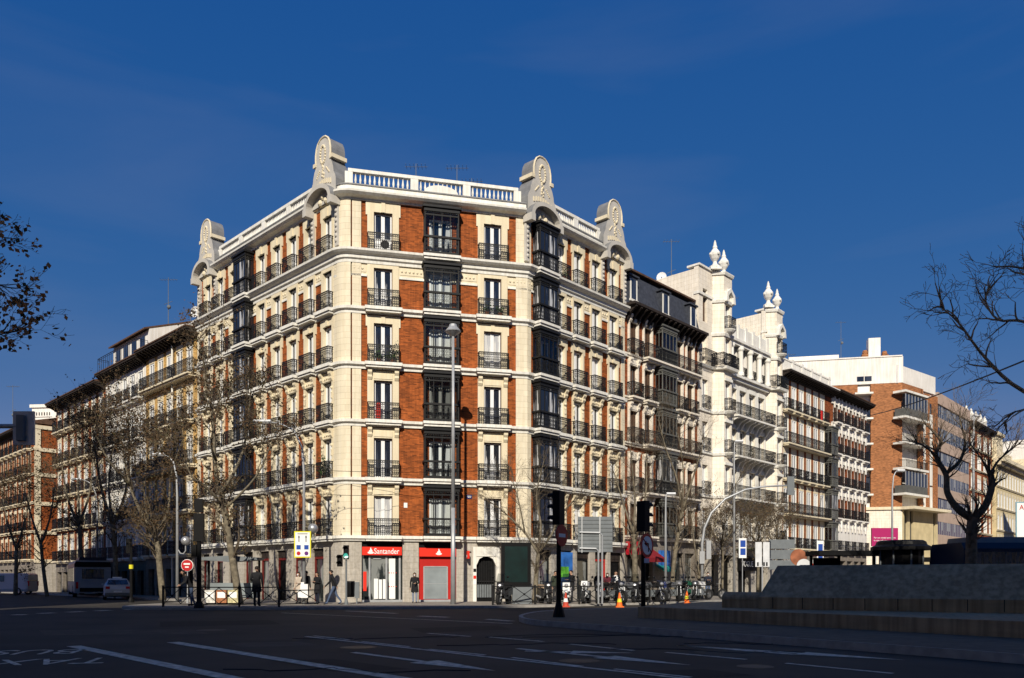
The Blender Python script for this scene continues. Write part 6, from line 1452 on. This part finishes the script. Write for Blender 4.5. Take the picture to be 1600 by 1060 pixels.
# ------------------------------------------------------------------ people
SKIN = mat('skin', (.42, .25, .17), .6, var=.08); HAIR = mat('dark_hair', (.018, .012, .009), .7, var=.3); MASK = mat('face_mask', (.75, .76, .76), .7, var=.02)
CL = {k: mat('cloth_'+k, c, .9, var=.15, scale=6) for k, c in dict(black=(.012, .012, .014), navy=(.016, .02, .035), jeans=(.07, .10, .17), greyjeans=(.20, .23, .30), beige=(.50, .42, .34), maroon=(.10, .015, .025), olive=(.035, .045, .03), white=(.72, .72, .72), darkgrey=(.03, .03, .033)).items()}
def person(label, loc, face, h, coat, legs, pose='stand', hair='short', mask=False, long_coat=True, shirt=None, seed=0):
    o = thing('person', label, 'person', loc, face); s = h/1.72; rg = random.Random(seed)
    P = {}
    lx, ly = 0, 0
    leg = {'stand': ((.09, 0), (-.09, .03)), 'walk': ((.08, -.34), (-.08, .36)), 'phone': ((.10, 0), (-.09, .05)), 'lean': ((.10, .0), (-.08, .16))}[pose]
    tilt = {'walk': -.10, 'lean': -.28}.get(pose, -.01)
    P['pel'] = (0, 0, .93); P['wai'] = (0, tilt*.35, 1.08); P['che'] = (0, tilt*.8-.01, 1.30); P['nb'] = (0, tilt*1.0+.0, 1.45); P['nt'] = (0, tilt*1.15-.02, 1.53); P['hd'] = (0, tilt*1.25-.035, 1.60); P['ht'] = (0, tilt*1.3-.03, 1.70)
    E_ = [('pel','wai'), ('wai','che'), ('che','nb'), ('nb','nt'), ('nt','hd'), ('hd','ht')]
    Rr = dict(pel=(.155,.11), wai=(.14,.10), che=(.17,.115), nb=(.075,.07), nt=(.052,.055), hd=(.078,.095), ht=(.066,.078))
    for i, sd in enumerate((1, -1)):
        ox, oy = leg[i]; q = 'lr'[i]
        P['hip'+q] = (sd*.09, 0, .88); P['kn'+q] = (sd*.095, oy*.45-.03-(.03 if oy > .2 else 0), .49); P['an'+q] = (sd*.09, oy, .09+(.06 if oy > .3 else 0)); P['to'+q] = (sd*.11, oy-.17, .04)
        E_ += [('pel','hip'+q), ('hip'+q,'kn'+q), ('kn'+q,'an'+q), ('an'+q,'to'+q)]
        Rr.update({'hip'+q: (.095,.10), 'kn'+q: (.062,.065), 'an'+q: (.045,.05), 'to'+q: (.04,.035)})
        ty = tilt*.9; P['sh'+q] = (sd*.185, ty, 1.40)
        if pose == 'phone' or (pose == 'stand' and sd == 1): el, wr = (sd*.25, ty+.04, 1.13), (sd*.09, ty-.24, 1.12 if pose == 'stand' else 1.2)
        elif pose == 'walk': el, wr = (sd*.25, ty+sd*.14, 1.14), (sd*.27, ty+sd*.30-.06, .92)
        elif pose == 'lean': el, wr = (sd*.24, ty-.02, 1.16), (sd*.2, ty-.24, 1.02)
        else: el, wr = (sd*.235, ty+.02, 1.12), (sd*.235, ty-.04, .88)
        P['el'+q], P['wr'+q] = el, wr
        dv = (Vector(wr)-Vector(el)).normalized(); P['ha'+q] = tuple(Vector(wr)+dv*.09)
        E_ += [('che','sh'+q), ('sh'+q,'el'+q), ('el'+q,'wr'+q), ('wr'+q,'ha'+q)]
        Rr.update({'sh'+q: (.078,.075), 'el'+q: (.052,.052), 'wr'+q: (.038,.034), 'ha'+q: (.040,.022)})
    ks = list(P); me = bpy.data.meshes.new('person'); me.from_pydata([tuple(Vector(P[k])*s) for k in ks], [(ks.index(a), ks.index(b_)) for a, b_ in E_], [])
    tmp = bpy.data.objects.new('tmp', me); col.objects.link(tmp)
    sk = tmp.modifiers.new('s', 'SKIN'); tmp.modifiers.new('u', 'SUBSURF').levels = 1
    if not me.skin_vertices: me.attributes.new('skin', 'FLOAT', 'POINT')
    for i, k in enumerate(ks):
        sv = me.skin_vertices[0].data[i]; sv.radius = (Rr[k][0]*s, Rr[k][1]*s); sv.use_root = (k == 'pel')
    bpy.context.view_layer.update()
    b = bpy.data.meshes.new_from_object(tmp.evaluated_get(bpy.context.evaluated_depsgraph_get())); bpy.data.objects.remove(tmp)
    b.name = 'body'; b.materials.clear()
    for m_ in (CL[coat], CL[legs], SKIN, BLACK, CL[shirt] if shirt else CL[coat]): b.materials.append(m_)
    hv = [Vector(P[k])*s for k in ('hal', 'har')]
    for f in b.polygons:
        c = f.center; z = c.z/s; m_ = 0
        if any((c-v).length < .085*s for v in hv): m_ = 2
        elif z > 1.475: m_ = 2
        elif z < .085 and c.y < 1e9: m_ = 3
        elif z < .90 and abs(c.x) < .19*s and not any((c-Vector(P['wr'+q])*s).length < .12*s for q in 'lr'): m_ = 1
        elif shirt and abs(c.x) < .07*s and c.y < tilt*.6*s: m_ = 4
        f.material_index = m_; f.use_smooth = True
    inst('body', b, o)
    hx, hy, hz = Vector(P['hd'])*s
    t = MB(); t.ball((0, hy-.1*s, hz+.0), .016*s, 6); t.box(-.022*s, .022*s, hy-.098*s, hy-.09*s, hz-.055*s, hz-.047*s); 
    for sx in (-1, 1): t.ball((sx*.03*s, hy-.085*s, hz+.03*s), .012*s, 6); t.ball((sx*.080*s, hy+.01*s, hz), .02*s, 6)
    t.build('face', SKIN, o)
    # hair as a cap over the skull, longer for the women
    t = MB(); n = 12; v = []
    for i in range(7):
        ph = math.pi*(i/6)*(.55 if hair != 'long' else .62)
        for j in range(n):
            a = 2*math.pi*j/n; rr = math.sin(ph)*(.092); y_ = math.sin(a)*rr*1.15+.018
            z_ = math.cos(ph)*.11
            if math.sin(a) < -.3: z_ = max(z_, .052)
            elif hair == 'long' and i >= 5: z_ -= .10*(i-4)
            v.append((math.cos(a)*rr*s, hy+y_*s, hz+(.02+z_)*s))
    t.add(v, [(i*n+j, i*n+(j+1) % n, (i+1)*n+(j+1) % n, (i+1)*n+j) for i in range(6) for j in range(n)])
    if hair != 'bald': t.build('hair', HAIR, o, smooth=True)
    if mask: t = MB(); t.ball((0, hy-.062*s, hz-.03*s), .05*s, 8); t.build('face_mask', MASK, o)
    # fingers and thumbs
    t = MB()
    for q, sd in (('l', 1), ('r', -1)):
        hp = Vector(P['ha'+q])*s; dv = (Vector(P['ha'+q])-Vector(P['wr'+q])).normalized(); sdv = dv.cross(Vector((0, 0, 1)));
        if sdv.length < .1: sdv = Vector((1, 0, 0))
        sdv.normalize(); nv = sdv.cross(dv).normalized()
        for k, ln_ in enumerate((.062, .072, .067, .052)):
            b0 = hp+sdv*((k-1.5)*.019*s)+dv*.015*s; t.path([b0, b0+dv*ln_*.55*s-nv*.008*s, b0+dv*ln_*.95*s-nv*.026*s], [.0095*s, .0085*s, .006*s], 5)
        b0 = hp-dv*.03*s+sdv*(-sd*.035*s); t.path([b0, b0+(dv*.6-sdv*sd*.8).normalized()*.03*s, b0+dv*.05*s-sdv*sd*.035*s], [.011*s, .010*s, .007*s], 5)
    t.build('fingers', SKIN, o)
    if long_coat:
        t = MB(); n = 14; pr = [(.165, 1.12), (.185, .98), (.20, .80), (.215, .62)]; k0 = len(pr); v = []
        for rr, z in pr:
            for j in range(n):
                a = 2*math.pi*j/n; v.append((math.cos(a)*rr*s, (math.sin(a)*rr*.72+tilt*.3*(z-.6))*s, z*s))
        t.add(v, [(i*n+(j+1) % n, i*n+j, (i+1)*n+j, (i+1)*n+(j+1) % n) for i in range(k0-1) for j in range(n)]); t.build('coat_skirt', CL[coat], o, smooth=True)
    return o
person('woman in black coat and white mask standing before the red bank panel', gnd(648, 43.8), R(0), 1.66, 'black', 'greyjeans', 'stand', 'long', True)
person('person in a pale beige coat leftmost of the group by the signpost', gnd(467, 42.6), R(-20), 1.68, 'beige', 'darkgrey', 'stand', 'long', True)
person('person in a black jacket carrying a white bag beside the signpost', gnd(478, 41.9), R(160), 1.74, 'black', 'darkgrey', 'stand', 'short', long_coat=False)
person('person in a long dark coat looking at a phone right of the signpost', gnd(496, 41.2), R(-30), 1.66, 'black', 'navy', 'phone', 'long')
person('man in black jacket and jeans striding left towards the signpost', gnd(522, 40.8), R(-82), 1.76, 'black', 'jeans', 'walk', 'short', long_coat=False)
person('large dark figure seen from behind inside the left railings', gnd(401, 38.0), R(176), 1.92, 'black', 'darkgrey', 'lean' if False else 'stand', 'short')
person('dark haired person leaning on the railing behind the big traffic signal', gnd(299, 38.8), R(-60), 1.74, 'black', 'jeans', 'lean', 'long', long_coat=False)
person('man in an olive jacket left of the no entry post', gnd(867, 45.2), R(40), 1.76, 'olive', 'darkgrey', 'stand', 'short', long_coat=False)
person('man in a black coat holding a phone right of the no entry post', gnd(893, 45.0), R(-60), 1.80, 'black', 'darkgrey', 'phone', 'short')
person('man in dark jacket over a white shirt before the dark bar doorway', gnd(962, 47.0), R(10), 1.78, 'navy', 'darkgrey', 'stand', 'short', long_coat=False, shirt='white')
person('person in a maroon jacket beside the man in the white shirt', gnd(949, 48.2), R(0), 1.68, 'maroon', 'darkgrey', 'stand', 'long', True, long_coat=False)
person('person in a dark coat behind the bent sign frame', gnd(934, 46.5), R(30), 1.74, 'black', 'darkgrey', 'stand', 'short', True)
person('masked man in a dark navy jacket near the curved signal mast', gnd(1106, 52.8), R(0), 1.76, 'navy', 'jeans', 'phone', 'short', True, long_coat=False)
# white bag
o = tag(empty('shopping_bag', gnd(471, 41.6, SW+.35)), 'white shopping bag hanging in front of the black jacketed person', 'bag'); t = MB(); t.extr([(-.16, 0), (.16, 0), (.19, .42), (-.19, .42)], -.06, .06); t.build('bag', WSIGN, o)
t = MB(); t.path([(-.08, 0, .42), (-.06, 0, .6), (.06, 0, .6), (.08, 0, .42)], .008, 4); t.build('handle', WSIGN, o)
# shop panels of the right street front
t = MB(); t.box(2.75, 4.2, -.12, -.08, 1.9, 3.1); ps = t.build('shop_poster', MATS['blue_poster'], apt, (B[0], B[1], 0), AR)
t = MB(); t.box(2.75, 3.8, -.13, -.12, 1.55, 2.2); t.build('poster_print', mat('green_print', (.12, .42, .04), .6, var=.4), ps)
t = MB(); t.box(2.8, 4.2, -.10, -.08, .8, 1.55); t.build('poster_base', mat('dark_blue_print', (.03, .06, .14), .6, var=.4), ps)
o = tag(empty('shop_sign', (o3[0]+DR[0]*6.2+DR[1]*.95, o3[1]+DR[1]*6.2-DR[0]*.95, 2.2), AR), 'black shop sign with white capital letters under the white turreted building', 'shop sign')
t = MB(); t.box(-1.5, 1.5, -.05, .1, -.1, 1.0); t.build('board', BLACK, o); text('VOGUE', .66, WSIGN, 'lettering', o, (-.05, -.06, .45), 0, .9)
t = MB(); t.box(-1.7, 1.7, -1.2, .1, 1.6, 1.7); t.build('canopy', mat('green_awning', (.02, .05, .025), .8), o)
# ------------------------------------------------------------------ life on the balconies, wear on the road
LEAFG = mat('plant_leaf', (.035, .07, .018), .7, var=.5, scale=6); POT = mat('terracotta_pot', (.30, .11, .05), .8, var=.2)
def plant(label, o, d, x, z, h=.6, y=-.28, seed=0, flower=None):
    p = loc_on(o, d, x, y, z); t0 = tag(empty('potted_plant', p), label, 'plant', 'plants on the balconies'); rg = random.Random(seed)
    t = MB(); t.lathe([(.09, 0), (.13, .2), (.14, .22)], 0, 0, 8); t.build('pot', POT, t0)
    t = MB()
    for _ in range(int(70*h+20)):
        q = Vector((rg.gauss(0, .14), rg.gauss(0, .10), .22+abs(rg.gauss(0, .35))*h*1.3)); s = rg.uniform(.05, .1); a = Vector((rg.gauss(0, 1), rg.gauss(0, 1), rg.gauss(0, 1))).normalized(); b_ = a.orthogonal().normalized()
        t.add([q-a*s, q+b_*s*.5, q+a*s, q-b_*s*.5], [(0, 1, 2, 3)])
    t.build('foliage', LEAFG, t0)
plant('bushy plant on the third floor balcony left of the tall lamp head', A, DF, 2.75, ZF[3], .9, seed=1)
plant('small plant in the middle of the third floor balcony of the front', A, DF, 2.0, ZF[3], .6, seed=2)
plant('plant on the fourth floor balcony at the right of the front', A, DF, 8.2, ZF[4], .6, seed=3)
plant('plant on the right corner of the fourth floor balcony of the front', A, DF, 9.0, ZF[4], .5, seed=4)
plant('plant on the first right street balcony of the top floor', B, DR, 3.1, ZF[5], .6, seed=5)
plant('tall plant at the last second floor balcony of the left side', C, DL, LL-1.5, ZF[1], 1.2, seed=6)
plant('plant on the brown shuttered balcony of the slate roofed house', o2, DR, 1.3, 14.03, .9, -.3, seed=7)
plant('plant on the long white balcony between the turrets', o3, DR, 7.5, 14.8, .9, -.5, seed=8)
plant('second plant on the long white balcony nearer the far turret', o3, DR, 9.6, 14.8, .7, -.5, seed=9)
plant('plant on the lower long white balcony', o3, DR, 8.0, 11.5, 1.0, -.5, seed=10)
p = loc_on(A, DF, 2.2, -.28, ZF[5]); o = tag(empty('air_conditioner', p, AF), 'white air conditioning unit on the top left balcony of the front', 'air conditioner')
t = MB(); t.box(-.42, .42, -.14, .14, .05, .62); t.build('case', WSIGN, o)
t = MB(); t.extr([(.12+.24*math.cos(R(a)), .33+.24*math.sin(R(a))) for a in range(0, 360, 20)], -.15, -.14); t.build('fan_grille', BLACK, o)
p = loc_on(A, DF, 1.95, -.22, ZF[2]); o = tag(empty('hanging_cloth', p, AF), 'red cloth hanging behind the second floor railing of the front', 'cloth'); t = MB(); t.extr([(-.14, .1), (.12, .06), (.15, .9), (.02, 1.0), (-.12, .9)], -.02, .02); t.build('cloth', REDSIGN, o)
p = loc_on(o4, DR, 8.0, -.45, 17.0); o = tag(empty('hanging_cloth', p, AR), 'red towel on the top balcony of the house with the white roof terrace', 'cloth'); t = MB(); t.extr([(-.2, 0), (.2, 0), (.2, .9), (-.2, .95)], -.08, -.05); t.build('cloth', REDSIGN, o)
# manholes and patches
PATCH = mat('asphalt_patch', (.016, .014, .011), .9, var=.3, scale=3); MH = mat('manhole_iron', (.03, .028, .026), .6, var=.3, scale=20)
for px, py, r in ((560, 1012, .38), (905, 1033, .36), (330, 985, .4), (1180, 1042, .3)):
    x, y = gp(px, py); t = MB(); t.add([(x+r*math.cos(R(a)), y+r*math.sin(R(a)), .005) for a in range(0, 360, 20)], [tuple(range(18))]); tag(t.build('manhole_cover', MH), kind='structure')
for q in (((420, 1032), (520, 1030), (640, 1046), (520, 1050)), ((960, 1050), (1100, 1046), (1180, 1056), (1040, 1062)), ((250, 972), (420, 969), (440, 976), (250, 980)), ((640, 982), (780, 978), (800, 984), (660, 989))):
    t = MB(); t.add([(*gp(*p_), .0035) for p_ in q], [(0, 1, 2, 3)][::1]); tag(t.build('road_patch', PATCH), kind='structure')
PATCH2 = mat('pale_asphalt_patch', (.065, .056, .043), .9, var=.3, scale=2)
for q in (((60, 985), (300, 984), (330, 991), (70, 993)), ((1080, 1018), (1200, 1016), (1260, 1024), (1120, 1027)), ((350, 1005), (470, 1003), (500, 1009), (380, 1012))):
    t = MB(); t.add([(*gp(*p_), .003) for p_ in q], [(0, 1, 2, 3)]); tag(t.build('road_patch', PATCH2), kind='structure')
rg = random.Random(9)
for k in range(7):
    px, py = rg.uniform(150, 1300), rg.uniform(985, 1050); x, y = gp(px, py); t = MB(); pts = [Vector((x, y, .003))]
    for i in range(14): pts.append(pts[-1]+Vector((rg.uniform(.1, .5), rg.gauss(0, .18), 0)))
    t.path(pts, .010, 4); tag(t.build('road_crack', BLACK), kind='structure')
# more parked bikes
for px, d, a, k, lab in ((940, 44.3, 250, 'mb', 'black motorbike close to the bent sign frame'), (973, 45.4, 262, 'mb', 'black motorbike between two others just left of the no left turn post'), (996, 45.6, 245, 'sk', 'black scooter directly behind the no left turn post'), (1012, 46.2, 225, 'ms', 'grey motorbike just right of the no left turn post'), (1060, 48.6, 262, 'mb', 'black motorbike behind the silver one near the leaning tree'), (1088, 50.2, 250, 'mb', 'black motorbike squeezed between the green and white ones')):
    q = copy_tree(protos[k]); q.location = gnd(px, d-.7); q.rotation_euler = (0, 0, R(a)); q.scale = (1.12, 1.12, 1.12); tag(q, lab, 'motorbike', 'motorbikes and scooters parked along the right kerb')
